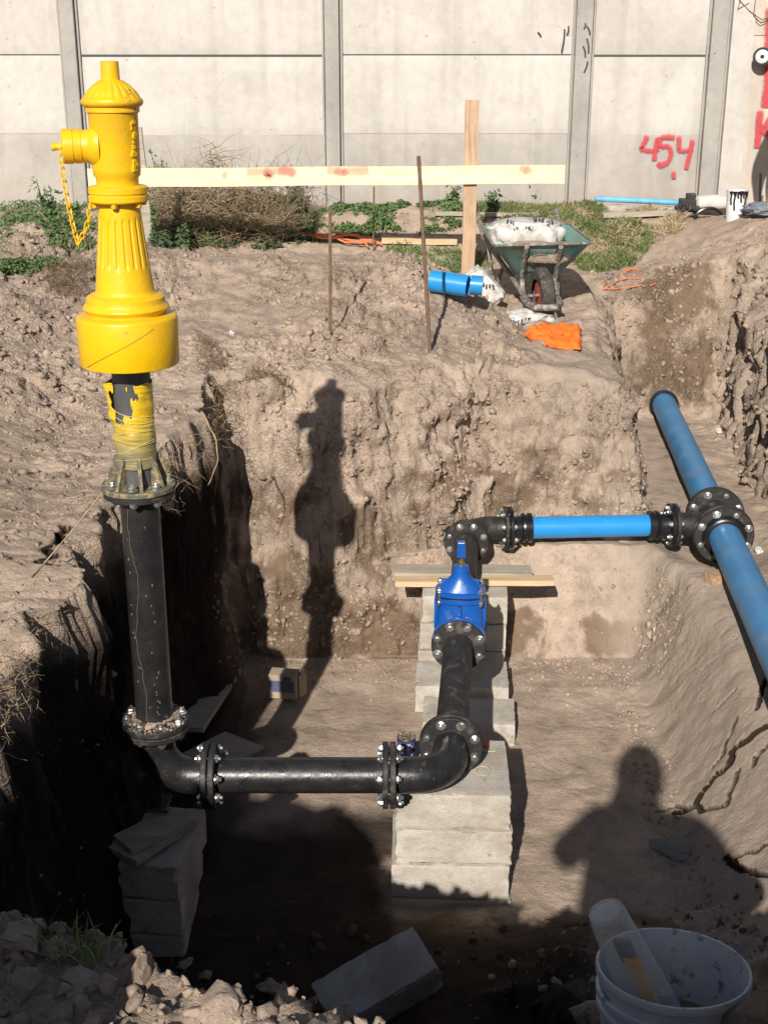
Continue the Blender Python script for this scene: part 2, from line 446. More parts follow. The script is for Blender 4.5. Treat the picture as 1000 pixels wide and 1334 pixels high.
# ------------------------------------------------------------------ terrain
LIP_F = [0.0, 2.0, 2.8, 3.3, 3.7, 4.1, 4.6, 5.0, 5.4, 6.1, 7.0]
LIP_X = [-.92, -.94, -.99, -1.02, -1.02, -1.0, -1.02, -.95, -.85, -.80, -.80]
def hbase(X, Y):
    X = np.asarray(X, float); Y = np.asarray(Y, float)
    wob = fbm(X * 1.1 + 5, Y * 1.1, 2.0, 3)
    wob2 = fbm(X * 3.1 + 9, Y * 3.1, 4.0, 3)
    # top ground
    T = 0.04 + 0.0 * X
    T = T + 0.28 * sm(-1.15, -2.3, X) * sm(11, 7, Y) * sm(1.5, 3.0, Y)
    T = T + 0.37 * np.exp(-((Y - 7.75) / 1.05) ** 2) * sm(-3.2, -1.8, X) * sm(0.85, 0.1, X) 
    T = T + 0.07 * sm(0.2, -0.6, X) * sm(5.0, 6.0, Y) * sm(7.2, 6.4, Y)
    T = T - 0.09 * sm(0.6, 1.0, X) * sm(6.6, 7.6, Y) * sm(9.4, 8.6, Y)
    T = T + 0.33 * sm(9.4, 10.9, Y)
    T = T + 0.45 * sm(1.75, 3.05, X) * sm(7.6, 8.8, Y) * sm(10.6, 9.6, Y)
    # right bank of the main trench
    R = -0.20 + 0.70 * sm(2.1, 3.0, X)
    kr = sm(1.9, 2.1, X) * sm(9.0, 8.2, Y) * sm(3.2, 4.5, Y)
    T = T * (1 - kr) + R * kr
    T = T + 0.035 * wob + 0.015 * wob2
    # unseen heaps added to cast shade on bank and pit; ground under the photographer
    T = T + sm(3.0, 1.2, Y) * 0.02
    T = T + 0.98 * np.exp(-(((X + 1.62) / 0.68) ** 2 + ((Y - 0.55) / 0.5) ** 2) ** 1.5)
    T = np.maximum(T, 1.39 * np.exp(-(((X + 1.50) / 0.66) ** 2 + ((Y - 0.02) / 0.36) ** 2) ** 6) + .02 * wob2)
    T = T - 0.20 * sm(-.6, -.8, X) * np.exp(-((Y - 2.75) / .50) ** 2)
    T = np.maximum(T, 0.87 * np.exp(-(((X + 0.95) / 0.44) ** 2 + ((Y - 0.78) / 0.34) ** 2) ** 2) + .06 * wob2)
    # pit, upper level
    wx = 0.05 * fbm(X * 0.3, Y * 2.2, 7.0, 3) ; wy = 0.05 * fbm(X * 2.0, Y * 0.4, 9.0, 3) + 0.008 * fbm(X * 7.0, Y * 0.4, 3.0, 3)
    lip = np.interp(Y, LIP_F, LIP_X)
    axis = 1.70 + 0.089 * (Y - 5.9)
    kx = sm(-0.25, 0.65, X)
    bt = 5.98 * (1 - kx) + 6.30 * kx; bm_ = 5.78 * (1 - kx) + 6.12 * kx
    mL = sm(lip - 0.03 + wx, lip + 0.08 + wx, X)
    wt = wy + .10 * np.clip(wob2, -.3, .6); mB = np.clip((bt + .02 + .12 * kx + wt - Y) / (bt + .02 + .12 * kx + wt - bm_ - wy), 0, 1) ** 2.0
    mR = sm(axis + 0.52 + wx, axis + 0.34 + wx, X)
    near_top = 1.88 - 0.20 * sm(-0.55, -0.1, X) - 0.08 * sm(-0.14, 0.10, X)
    mN = sm(near_top + wy, near_top + 0.16 + wy, Y)
    MU = mL * mB * mR * mN
    tr = sm(axis - 0.60 + 2 * wx, axis - 0.31 + wx, X) ** 1.6 * mR * sm(9.0 + .5 * wy, 8.36 + .5 * wy, Y) * sm(5.0, 5.5, Y)
    MU = np.maximum(MU, tr)
    H = T + (-0.79 - T) * MU
    # lower level
    r1 = np.interp(Y, [2.5, 3.2, 4.0, 5.0, 5.5, 6.2], [0.95, 1.02, 1.10, 1.19, 1.22, 1.25]); r2 = r1 + np.interp(Y, [3.0, 4.2, 5.2, 6.0], [.42, .42, .36, .16])
    lb1 = 5.80 * (1 - kx) + 6.03 * kx + .5 * wy; lb2 = 5.66 + .6 * wy
    ML = sm(lip + 0.06 + wx, lip + 0.18 + wx, X) * np.clip((lb1 - Y) / (lb1 - lb2), 0, 1) * sm(r2, r1 - 0.02, X) * sm(near_top + 0.15, near_top + 0.4, Y)
    H = H - 0.46 * ML * MU
    # bench surface falls towards the camera
    H = H - 0.16 * sm(1.15, 1.35, X) * sm(5.6, 3.6, Y) * MU * (1 - ML)
    # near right ledge with ramp
    zn = np.interp(Y, [0.2, 0.8, 1.3, 2.35, 2.7, 3.1, 3.7], [.14, .10, -.46, -.50, -.78, -1.02, -1.30]) + 0.05 * wob2
    zn = zn + 0.62 * np.exp(-(((X - 0.76) / 0.14) ** 2 + ((Y - 1.85) / 0.10) ** 2)) + 0.25 * sm(0.9, 1.4, X) * sm(1.2, 1.8, Y)* sm(4.5, 2.5, Y)
    kn = sm(0.30, 0.55, X + 0.15*wob2)
    HN = np.where(Y < 1.3, np.minimum(H, zn), np.maximum(H, zn))
    H = H * (1 - kn) + HN * kn
    # rubble toe at the foot of the stack
    H = H + 0.05 * np.exp(-(((X - 0.45) / 0.5) ** 2 + ((Y - 3.3) / 0.3) ** 2))
    # hollow around the tee
    H = H - 0.14 * np.exp(-(((X - 1.42) / 0.30) ** 2 + ((Y - 6.45) / 0.35) ** 2)) * (1 - MU)
    H = H - 0.10 * np.exp(-(((X - 1.70) / 0.26) ** 2 + ((Y - 6.05) / 0.28) ** 2) ** 2)
    return H

def ray(px, py):
    a = math.radians(PITCH); cx = (px - 500) / FPX; cy = (py - 667) / FPX
    return np.array([cx, math.cos(a) - cy * math.sin(a), -(cy * math.cos(a) + math.sin(a))])
def hit(px, py, off=0.0):
    d = ray(px, py); t = np.arange(1.2, 16, 0.004)
    P = d[None, :] * t[:, None]; z = CAMZ + P[:, 2]
    h = hbase(P[:, 0], P[:, 1]) + off
    i = int(np.argmax(z < h))
    return Vector((P[i, 0], P[i, 1], z[i]))
def atF(px, py, F):
    d = ray(px, py); t = F / d[1]
    return Vector((d[0] * t, F, CAMZ + d[2] * t))
def atZ(px, py, z):
    d = ray(px, py); t = (z - CAMZ) / d[2]
    return Vector((d[0] * t, d[1] * t, z))
def hz(x, y): return float(hbase(np.array([x]), np.array([y]))[0])

CRACKS = [  # pixel polylines (x, y) on the right bench, with width in metres
    ([(1000, 945), (975, 965), (955, 978), (950, 997), (935, 1010), (915, 1030), (905, 1050), (880, 1060)], .016),
    ([(905, 1050), (915, 1057), (935, 1052), (945, 1048)], .008),
    ([(945, 1048), (955, 1020), (960, 1005)], .007),
    ([(960, 935), (955, 950), (945, 970), (940, 985), (928, 1000)], .006),
    ([(1000, 880), (990, 905), (985, 925)], .009), ([(1000, 972), (985, 985), (980, 998)], .008),
    ([(945, 1115), (960, 1128), (980, 1136), (1000, 1140)], .014), ([(945, 1118), (970, 1110), (985, 1108), (1000, 1095)], .007),
    ([(855, 1058), (880, 1050), (903, 1050)], .005), ([(958, 898), (945, 910), (930, 925)], .003),
    ([(45, 735), (62, 700), (75, 690)], .02),
]
def build_ground():
    def lines(segs):
        out = []
        for a, b, st in segs:
            n = max(1, int(round((b - a) / st))); out.extend(list(np.linspace(a, b, n, endpoint=False)))
        out.append(segs[-1][1]); return np.array(out)
    xs = lines([(-40, -8, 4), (-8, -4, .4), (-4, -2.2, .06), (-2.2, -1.2, .014), (-1.2, -.72, .0095), (-.72, 1.0, .011), (1.0, 1.56, .0056), (1.56, 2.7, .0125), (2.7, 4.2, .05), (4.2, 8, .4), (8, 40, 4)])
    ys = lines([(-30, -6, 3), (-6, -1, .4), (-1, 1.3, .06), (1.3, 3.4, .015), (3.4, 5.2, .0064), (5.2, 5.55, .010), (5.55, 6.35, .006), (6.35, 8.3, .0145), (8.3, 9.3, .013), (9.3, 11.4, .035), (11.4, 15, .4), (15, 60, 4)])
    X, Y = np.meshgrid(xs, ys)
    H = hbase(X, Y)
    gx = np.gradient(H, xs, axis=1); gy = np.gradient(H, ys, axis=0)
    gl = np.sqrt(1 + gx ** 2 + gy ** 2)
    n = np.stack([-gx / gl, -gy / gl, 1 / gl], -1)
    steep = sm(0.8, 2.5, np.sqrt(gx ** 2 + gy ** 2))
    inpit = sm(-0.55, -0.75, H)
    clod = np.clip(sm(5.9, 6.1, Y) * sm(8.4, 7.4, Y) * sm(-1.4, -0.7, X) * sm(0.95, 0.5, X), 0, 1)      # mound front
    clod = clod * (0.22 + 0.78 * sm(-.9, -.45, X) * sm(8.2, 7.6, Y)) * (0.35 + 0.9 * sm(-.25, .25, fbm(X * 1.7, Y * 1.7, 8.0, 3)))
    clod = np.maximum(clod, sm(-1.0, -1.15, X) * sm(4.6, 5.6, Y) * sm(8.2, 7.2, Y) * 0.75)
    clod = np.maximum(clod, sm(2.6, 2.3, Y) * sm(0.4, 0.1, X) * .7 * (1 - inpit))
    clod = np.maximum(clod, 0.35 * sm(1.9, 2.2, X) * sm(5, 6, Y) * sm(10, 9, Y))
    clod = np.maximum(clod, 0.95 * sm(1.45, 1.6, X) * sm(8.3, 8.6, Y) * sm(9.6, 9.1, Y) * sm(2.3, 2.1, X))
    clod = np.maximum(clod, 0.5 * sm(0.35, 0.6, X) * sm(3.4, 3.0, Y))
    clod = np.maximum(clod, 0.4 * sm(0.0, 0.6, X) * sm(3.6, 3.2, Y) * inpit)
    clod = np.maximum(clod, 0.25 * (X < -0.95) * (Y > 2.5))
    floor = inpit * (1 - steep) * sm(3.3, 3.7, Y)
    wall = steep
    far = sm(9.0, 9.6, Y)
    # detail
    fine = (X > -4) & (X < 4.2) & (Y > -1) & (Y < 11.4)
    D = np.zeros_like(H)
    x = X[fine]; y = Y[fine]; z = H[fine]
    w1 = fbm(x * 2.2, y * 2.2, z * 2.2, 3) * 0.25
    fa, fb, rid = worley(x * 9 + w1 * 2, y * 9, z * 9 + w1)
    c1 = (rid * 0.75 + 0.45 * sm(0.0, 0.35, fb - fa) - 0.6)
    fa2, fb2, rid2 = worley(x * 24 + 3, y * 24 + w1 * 3, z * 24)
    c2 = (rid2 * 0.7 + 0.5 * sm(0.0, 0.35, fb2 - fa2) - 0.6)
    nz = fbm(x * 5, y * 5, z * 5, 5, 2.1, 0.55)
    nw = fbm(x * 7, y * 7, z * 2.4, 5, 2.1, 0.6)
    ridg = 1 - np.abs(fbm(x * 4 + 3, y * 4, z * 4, 4, 2.1, 0.55)) * 2
    cl = clod[fine]; wl = wall[fine]; fl = floor[fine]
    fa0, fb0, rid0 = worley(x * 4.3 + 7 + w1 * 3, y * 4.3, z * 4.3 + w1 * 2)
    c0 = rid0 * .9 + .35 * sm(0, .25, fb0 - fa0) - .6
    d = cl * (0.035 * c0 + 0.036 * c1 + 0.020 * c2 + 0.035 * nz) * (0.55 + 0.8 * sm(-.3, .5, nz))
    lw = (x < -.6) & (y < 5.6); nw2 = fbm(x * 3 + 4, y * 3, z * 3.2, 4, 2.2, .6)
    wb = np.where(lw, .6, 1.0)
    d = d + wl * wb * (0.030 * nw + 0.055 * nw2 + 0.048 * c1 * sm(-0.3, 0.2, nz) + 0.018 * c2 * sm(-.1, .2, nw2) + 0.02 * c0 * sm(-.3, .1, z))
    d = d + (1 - fl) * (1 - wl) * (1 - cl) * (0.014 * nz + 0.007 * c2 * sm(0, .3, nz))
    bench = sm(1.0, 1.2, x) * sm(6.1, 5.9, y) * (z < -.5)
    d = d * (1 - .72 * bench)
    d = d + fl * (0.006 * nz + 0.014 * fbm(x * 2.2, y * 2.2, 3, 3) + .006 * c1 * sm(.0, .3, w1 * 4))
    D[fine] = d
    P = np.stack([X, Y, H], -1) + n * D[..., None]
    # shaley vertical splits in the dark face right of the main trench
    axis = 1.70 + 0.089 * (Y - 5.9)
    m = sm(axis + 0.30, axis + 0.38, X) * sm(axis + .78, axis + .55, X) * sm(6.2, 6.8, Y) * sm(8.9, 8.5, Y)
    sp = np.zeros_like(H); sp[fine] = np.abs(fbm(X[fine] * 9, Y[fine] * 13, Y[fine] * 3, 4, 2.2, .6))
    P[..., 0] += m * (0.07 * (0.45 - sp))
    # overhanging left lip
    lipx = np.interp(Y, LIP_F, LIP_X)
    ov = sm(lipx - .3, lipx, X) * sm(lipx + 0.10, lipx + 0.02, X) * sm(2.4, 2.8, Y) * sm(6, 5.4, Y)
    lp = np.zeros_like(H); lp[fine] = fbm(X[fine] * .5 + 3, Y[fine] * 5.5, 4.4, 4)
    P[..., 0] += ov * (0.09 * lp + 0.03)
    # cracks
    CR = np.zeros_like(H)  # mask for shade painted inside the cracks
    for pts, wd in CRACKS:
        W = [hit(*p) for p in pts]
        # roughen
        Q = []
        for a, b in zip(W[:-1], W[1:]):
            k = max(2, int((b - a).length / 0.02))
            for i in range(k):
                q = a.lerp(b, i / k); Q.append((q.x + random.uniform(-.004, .004), q.y + random.uniform(-.005, .005)))
        Q.append((W[-1].x, W[-1].y)); Q = np.array(Q)
        lo = Q.min(0) - 0.06; hi = Q.max(0) + 0.06
        sel = (X > lo[0]) & (X < hi[0]) & (Y > lo[1]) & (Y < hi[1])
        xx = X[sel]; yy = Y[sel]; dm = np.full(xx.shape, 9.0)
        for (ax_, ay_), (bx_, by_) in zip(Q[:-1], Q[1:]):
            ex, ey = bx_ - ax_, by_ - ay_; L = ex * ex + ey * ey + 1e-12
            tt = np.clip(((xx - ax_) * ex + (yy - ay_) * ey) / L, 0, 1)
            dm = np.minimum(dm, np.hypot(xx - ax_ - tt * ex, yy - ay_ - tt * ey))
        ww = wd * (0.85 + 1.1 * perlin(xx * 30, yy * 30, 1.0))
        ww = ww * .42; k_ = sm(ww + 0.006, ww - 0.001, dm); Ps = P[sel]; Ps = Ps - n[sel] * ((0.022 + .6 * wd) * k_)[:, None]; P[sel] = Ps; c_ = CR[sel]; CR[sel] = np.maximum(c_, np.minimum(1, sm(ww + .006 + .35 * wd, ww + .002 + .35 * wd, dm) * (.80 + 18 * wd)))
    V = P.reshape(-1, 3)
    ny, nx = X.shape
    idx = np.arange(ny * nx).reshape(ny, nx)
    F = np.stack([idx[:-1, :-1], idx[:-1, 1:], idx[1:, 1:], idx[1:, :-1]], -1).reshape(-1, 4)
    me = np_mesh('ground', V, F, smooth=False)
    # damp and clay masks, plus shade painted into the soil colour
    damp = 0.12 + 0 * H
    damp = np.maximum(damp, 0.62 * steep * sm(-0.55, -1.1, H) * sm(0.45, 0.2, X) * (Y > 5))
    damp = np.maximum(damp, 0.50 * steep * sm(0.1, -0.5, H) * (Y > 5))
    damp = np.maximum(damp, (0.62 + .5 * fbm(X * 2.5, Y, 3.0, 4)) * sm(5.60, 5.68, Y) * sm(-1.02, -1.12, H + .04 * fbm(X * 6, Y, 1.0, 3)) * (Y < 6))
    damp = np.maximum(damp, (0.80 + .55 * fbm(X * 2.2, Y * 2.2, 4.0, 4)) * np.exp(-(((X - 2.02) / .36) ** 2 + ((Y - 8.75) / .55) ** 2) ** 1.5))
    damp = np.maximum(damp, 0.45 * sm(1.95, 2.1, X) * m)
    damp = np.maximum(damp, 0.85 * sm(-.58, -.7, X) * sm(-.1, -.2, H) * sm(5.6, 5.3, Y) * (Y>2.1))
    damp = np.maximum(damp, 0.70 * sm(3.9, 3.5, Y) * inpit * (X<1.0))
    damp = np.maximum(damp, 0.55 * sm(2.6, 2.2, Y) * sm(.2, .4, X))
    clay = sm(1.0, 1.25, X) * sm(-.45, -.6, H) * sm(6.6, 6.1, Y)
    clay = np.maximum(clay, 0.6 * m)
    clay = np.maximum(clay, 0.7 * sm(.35, .2, np.hypot((X - 1.15) / 1.3, Y - 6.45)))
    cloddy = np.clip(np.maximum(clod * 1.2, .55 * steep), 0.0, 1) * (1 - .9 * floor)
    dk = sm(-0.02, -0.22, H + .06 * fbm(X, Y * 3, 1.0, 3)) * (X < -.55) * sm(5.72, 5.45, Y + .1 * fbm(X, Y * 2, H * 3, 3)) * (Y > 1.9) * sm(-.62, -.78, X + .04 * fbm(X * 3, Y * 3, 2.0, 3))  # shade of the left pit wall painted as near-black soil
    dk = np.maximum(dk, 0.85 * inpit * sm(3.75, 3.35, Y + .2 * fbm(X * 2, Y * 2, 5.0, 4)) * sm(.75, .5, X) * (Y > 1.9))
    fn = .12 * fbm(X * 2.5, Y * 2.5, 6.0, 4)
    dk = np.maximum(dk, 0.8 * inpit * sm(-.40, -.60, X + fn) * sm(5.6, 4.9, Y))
    dk = np.maximum(dk, 0.92 * inpit * sm(4.35, 4.1, Y + fn) * sm(.12, -.02, X + fn))  # pit floor darkened in colour where it lies in shade
    dk = np.maximum(dk, CR)  # near-black moist soil colour stands in for shade inside the cracks
    for nm, arr in (('damp', damp), ('clay', clay), ('painted_shade', dk), ('cloddy', cloddy)):
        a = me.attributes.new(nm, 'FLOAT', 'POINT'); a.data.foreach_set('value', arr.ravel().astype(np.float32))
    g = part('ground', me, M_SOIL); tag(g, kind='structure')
    # cell areas as weight for scattering
    dx = np.gradient(xs)[None, :]; dy = np.gradient(ys)[:, None]
    area = dx * dy * gl
    return X, Y, H, P, n, clod, area, steep, inpit
GX, GY, GH, GP, GN, GCL, GAREA, GST, GIN = build_ground()

# ------------------------------------------------------------------ rocks
def rock_base(seed, sub=2, rough=0.35):
    bm = bmesh.new(); bmesh.ops.create_icosphere(bm, subdivisions=sub, radius=1.0)
    v = np.array([p.co[:] for p in bm.verts]); f = np.array([[q.index for q in fc.verts] for fc in bm.faces]); bm.free()
    r = np.random.default_rng(seed)
    for _ in range(16):       # chip flat faces off
        d = r.normal(size=3); d /= np.linalg.norm(d); h = r.uniform(0.42, 0.85)
        k = v @ d; ex = np.clip(k - h, 0, None); v = v - ex[:, None] * d
    v = v * (1 + rough * 0.5 * fbm(v[:, 0] * 1.6 + seed * 3, v[:, 1] * 1.6, v[:, 2] * 1.6, 3)[:, None])
    v = v * r.uniform(0.6, 1.35, 3)
    return v, f
ROCKS = [rock_base(i, 1, .7) for i in range(10)]
ROCKS2 = [rock_base(20 + i, 2, .8) for i in range(8)]
_off = 0.05
def rand_rot(n, r):
    q = r.normal(size=(n, 4)); q /= np.linalg.norm(q, axis=1)[:, None]
    w_, x, y, z = q.T
    return np.stack([1 - 2 * (y * y + z * z), 2 * (x * y - z * w_), 2 * (x * z + y * w_), 2 * (x * y + z * w_), 1 - 2 * (x * x + z * z), 2 * (y * z - x * w_), 2 * (x * z - y * w_), 2 * (y * z + x * w_), 1 - 2 * (x * x + y * y)], -1).reshape(n, 3, 3)
def scatter(name, weight, count, smin, smax, bases, mat, pw=2.2, seed=1, smooth=False):
    r = np.random.default_rng(seed)
    wgt = (weight * GAREA).ravel(); wgt = np.clip(wgt, 0, None); cdf = np.cumsum(wgt); cdf /= cdf[-1]
    ids = np.searchsorted(cdf, r.random(count)); ids = np.clip(ids, 0, len(wgt) - 1)
    pos = GP.reshape(-1, 3)[ids] + r.normal(0, 0.004, (count, 3)) * [1, 1, 0]; nn = GN.reshape(-1, 3)[ids]
    s = smin + (smax - smin) * r.random(count) ** pw
    R = rand_rot(count, r); Vs = []; Fs = []; off = 0
    b = r.integers(0, len(bases), count)
    for i, (bv, bf) in enumerate(bases):
        k = np.where(b == i)[0]
        if len(k) == 0: continue
        v = np.einsum('nij,vj->nvi', R[k], bv) * s[k][:, None, None] + (pos[k] + nn[k] * (s[k] * _off)[:, None])[:, None, :]
        f = bf[None] + (np.arange(len(k)) * len(bv))[:, None, None] + off
        Vs.append(v.reshape(-1, 3)); Fs.append(f.reshape(-1, 3)); off += len(k) * len(bv)
    me = np_mesh(name, np.concatenate(Vs), np.concatenate(Fs), smooth=smooth)
    o = part(name, me, mat); tag(o, kind='stuff')
    return o
vis = (GY > 1.3) & (GY < 10.7) & (GX > -3.2) & (GX < 4)
o = scatter('soil_clods', np.clip(GCL - 0.15, 0, 1) * (GY > 2.6) * vis * (1 - .95 * GST), 13000, 0.004, 0.034, ROCKS, M_CLOD, 4.5, 1)
tag(o, 'loose dry soil clods strewn over the mound, heap and banks', 'soil clods')
o = scatter('near_bank_clods', ((GY > 1.35) & (GY < 2.2) & (GX > -1.1) & (GX < 0.35) & (GH > -.5)).astype(float), 3400, 0.003, 0.025, ROCKS2, M_CLOD, 3.2, 2)
tag(o, 'rough clods heaped along the near left edge of the pit', 'soil clods')
o = scatter('soil_crumbs', 1.0 * vis * (0.25 + GCL + 0.5 * (GY > 6)) * (1 - 0.9 * GIN * (GY > 3.4)) * (1 - .8 * GST), 21000, 0.002, 0.010, ROCKS, M_CLOD, 3, 3)
tag(o, 'small soil crumbs and grit scattered over the dry ground', 'soil crumbs')
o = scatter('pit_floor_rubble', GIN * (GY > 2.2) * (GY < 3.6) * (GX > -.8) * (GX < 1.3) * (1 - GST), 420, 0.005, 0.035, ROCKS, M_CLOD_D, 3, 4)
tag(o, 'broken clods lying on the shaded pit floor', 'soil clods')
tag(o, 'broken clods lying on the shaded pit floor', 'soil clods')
def scatter_in(name, wgt, n, a, b, lab, pw, seed, off):
    global _off; _off = off
    o = scatter(name, wgt, n, a, b, ROCKS, M_CLOD, pw, seed); tag(o, lab)
scatter_in('wall_clods', GST * (GY > 5.4) * (GY < 7) * (GX < 1.5) * (GX > -.66) * (GH > -1.2) * vis * (.25 + (fbm(GX * 2, GY * 2, GH * 3, 3) > 0)), 7000, .004, .030, 'clods bedded in the sunlit back wall of the pit', 4.0, 21, -.35)
scatter_in('wall_clods', GST * (GX > 1.9) * (GX < 3) * (GY > 6) * (GY < 9.4) * vis, 2600, .005, .035, 'clods bedded in the right bank of the trench', 3.5, 22, -.3)
scatter_in('fallen_crumbs', GIN * (GY > 3.4) * (GX < 1.3) * (np.exp(-((GY - 5.60) / .05) ** 2) + .5 * np.exp(-((GY - 5.45) / .12) ** 2) + .8 * np.exp(-((GX - 1.10) / .07) ** 2) * (GY < 5.6)), 2600, .002, .018, 'crumbs fallen along the foot of the pit walls', 3.5, 23, .1)
scatter_in('lip_clods', ((GX < -.8) & (GX > -1.7) & (GY > 2.4) & (GY < 6.2) & (GH > -.3)) * (1 - GST) * vis, 2600, .003, .020, 'dry clods on the left bank beside the hydrant', 4.0, 24, -.1)

# ------------------------------------------------------------------ the precast wall behind
WY = 10.8
ROWS = [-0.27, 0.34, 0.946, 1.555, 2.165, 2.775]
POSTS = [-8.83, -6.72, -4.61, -2.51, -0.415, 1.59, 2.665]
wall = thing('precast_wall', (0, WY, 0.3), 'long precast concrete panel wall behind the weeds with red 454 sprayed on it', 'wall')
def wavy_box(x0, x1, y0, y1, z0, z1, seed, amp=0.004):
    nx = max(2, int((x1 - x0) / 0.06)); nz = max(2, int((z1 - z0) / 0.06))
    xs = np.linspace(x0, x1, nx + 1); zs = np.linspace(z0, z1, nz + 1)
    XX, ZZ = np.meshgrid(xs, zs)
    e = np.minimum(np.minimum(XX - x0, x1 - XX), np.minimum(ZZ - z0, z1 - ZZ))
    YY = y0 + amp * fbm(XX * 2.1 + seed, ZZ * 2.1, seed * 1.7, 4) + 0.010 * sm(0.03, 0.0, e) + amp * 2 * np.clip(perlin(XX * 14, ZZ * 14, seed) - 0.35, 0, 1) * 1.5
    V = np.concatenate([np.stack([XX, YY, ZZ], -1).reshape(-1, 3), np.array([[x0, y1, z0], [x1, y1, z0], [x1, y1, z1], [x0, y1, z1]])])
    idx = np.arange((nx + 1) * (nz + 1)).reshape(nz + 1, nx + 1)
    F = [tuple(f) for f in np.stack([idx[:-1, :-1], idx[:-1, 1:], idx[1:, 1:], idx[1:, :-1]], -1).reshape(-1, 4).tolist()]
    b = (nx + 1) * (nz + 1)
    F += [(b, b + 3, b + 2, b + 1)]
    F += [tuple(idx[0, ::-1].tolist()) + (b, b + 1), tuple(idx[-1, :].tolist()) + (b + 2, b + 3),
          tuple(idx[:, 0].tolist()) + (b + 3, b), tuple(idx[::-1, -1].tolist()) + (b + 1, b + 2)]
    me = bpy.data.meshes.new('slab'); me.from_pydata(V.tolist(), [], F); me.update(); me.shade_smooth(); me.set_sharp_from_angle(angle=math.radians(50))
    return me
panel454 = None
for i in range(len(POSTS) - 1):
    for j in range(len(ROWS) - 1):
        dz = {0: 0, 1: .004, 2: -.003, 3: .004, 4: -.002}[j] + 0.006 * math.sin(i * 3.1 + j)
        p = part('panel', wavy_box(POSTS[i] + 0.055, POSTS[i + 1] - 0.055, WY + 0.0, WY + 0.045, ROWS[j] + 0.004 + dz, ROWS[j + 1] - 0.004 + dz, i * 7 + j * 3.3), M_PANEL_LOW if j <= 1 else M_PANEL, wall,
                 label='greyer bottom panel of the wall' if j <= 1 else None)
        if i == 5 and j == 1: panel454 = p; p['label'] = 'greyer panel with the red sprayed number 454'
for i, x in enumerate(POSTS):
    wd = 0.115 if i < 5 else 0.13
    mb = MB(); lean = [0, 0, 0, .004, 0, .01, .01][i]
    mb.box((x, WY + 0.01, 1.3), (wd, 0.13, 3.1))
    me = mb.mesh('post', False)
    part('post', me, M_POST, wall, bevel=0.008)
    for s_ in (-1, 1):       # raised mortar seam beside the post
        mb = MB(); mb.box((x + s_ * (wd / 2 + 0.016), WY - 0.004, 1.28), (0.016, 0.03, 3.02)); part('seam', mb.mesh('seam', False), M_POST, wall, bevel=0.004)
# cream wall section on the right and its wide pier
cw = thing('cream_wall', (3.4, WY, 0.3), 'cream plastered wall section at the right edge with a red stripe and sprayed K', 'wall')
part('pier', wavy_box(2.755, 2.93, WY - 0.075, WY + .12, 0.0, 2.95, 4.2), M_PANEL, cw)
part('plaster_face', wavy_box(2.934, 5.4, WY - 0.045, WY + .12, 0.0, 1.70, 6.2), M_PLASTER, cw)
part('plaster_face', wavy_box(2.934, 5.4, WY - 0.043, WY + .12, 1.706, 2.95, 8.2), M_PLASTER, cw)

def spray_mat():
    m, t, bs = new_mat('red_spray_paint')
    uv = t.nodes.new('ShaderNodeUVMap'); uv.uv_map = 'UVMap'
    sx = t.nodes.new('ShaderNodeSeparateXYZ'); t.links.new(uv.outputs[0], sx.inputs[0])
    n = noise(t, geo_pos(t), 45, 6, 0.7); n2 = noise(t, geo_pos(t), 9, 4, 0.6)
    e = math_(t, 'MULTIPLY', math_(t, 'SUBTRACT', 1.0, math_(t, 'ABSOLUTE', math_(t, 'SUBTRACT', math_(t, 'MULTIPLY', sx.outputs[1], 2.0), 1.0))), 1.5)
    a = math_(t, 'ADD', e, math_(t, 'MULTIPLY', math_(t, 'SUBTRACT', n, 0.5), 1.6))
    a = math_(t, 'ADD', a, math_(t, 'MULTIPLY', math_(t, 'SUBTRACT', n2, 0.5), 1.2))
    al = ramp(t, a, [(0.15, 0.0), (1.3, 0.9)])
    ue = math_(t, 'MULTIPLY', math_(t, 'MINIMUM', sx.outputs[0], math_(t, 'SUBTRACT', 1.0, sx.outputs[0])), 9.0)
    al = math_(t, 'MULTIPLY', al, math_(t, 'MINIMUM', math_(t, 'ADD', ue, .25), 1.0))
    t.links.new(al, bs.inputs['Alpha']); bs.inputs['Base Color'].default_value = (0.58, 0.07, 0.085, 1); bs.inputs['Roughness'].default_value = 0.8
    return m
M_SPRAY = spray_mat()
def ribbon(paths, width, y, name='paint'):
    V = []; F = []; UV = []
    for pi_, path in enumerate(paths):
        w0 = width
        if isinstance(path, tuple): path, w0 = path
        P = [Vector(p) for p in path]; Q = []
        for i in range(len(P) - 1):
            p0 = P[max(i - 1, 0)]; p1 = P[i]; p2 = P[i + 1]; p3 = P[min(i + 2, len(P) - 1)]
            for k in range(6):
                t = k / 6
                Q.append(0.5 * ((2 * p1) + (p2 - p0) * t + (2 * p0 - 5 * p1 + 4 * p2 - p3) * t * t + (3 * p1 - p0 - 3 * p2 + p3) * t ** 3))
        Q.append(P[-1]); b = len(V)
        for i, q in enumerate(Q):
            d = (Q[min(i + 1, len(Q) - 1)] - Q[max(i - 1, 0)]).normalized(); nrm = Vector((-d.y, d.x)) * w0 / 2
            V += [(q.x + nrm.x, y - 0.0016 * pi_, q.y + nrm.y), (q.x - nrm.x, y - 0.0016 * pi_, q.y - nrm.y)]; UV += [(i / len(Q), 0.0), (i / len(Q), 1.0)]
        for i in range(len(Q) - 1): F.append((b + 2 * i, b + 2 * i + 1, b + 2 * i + 3, b + 2 * i + 2))
    me = bpy.data.meshes.new(name); me.from_pydata(V, [], F); u = me.uv_layers.new(name='UVMap')
    for lp in me.loops: u.data[lp.index].uv = UV[lp.vertex_index]
    return me
def wp(px, py, y=WY - .0): v = atF(px, py, y); return (v.x, v.z)
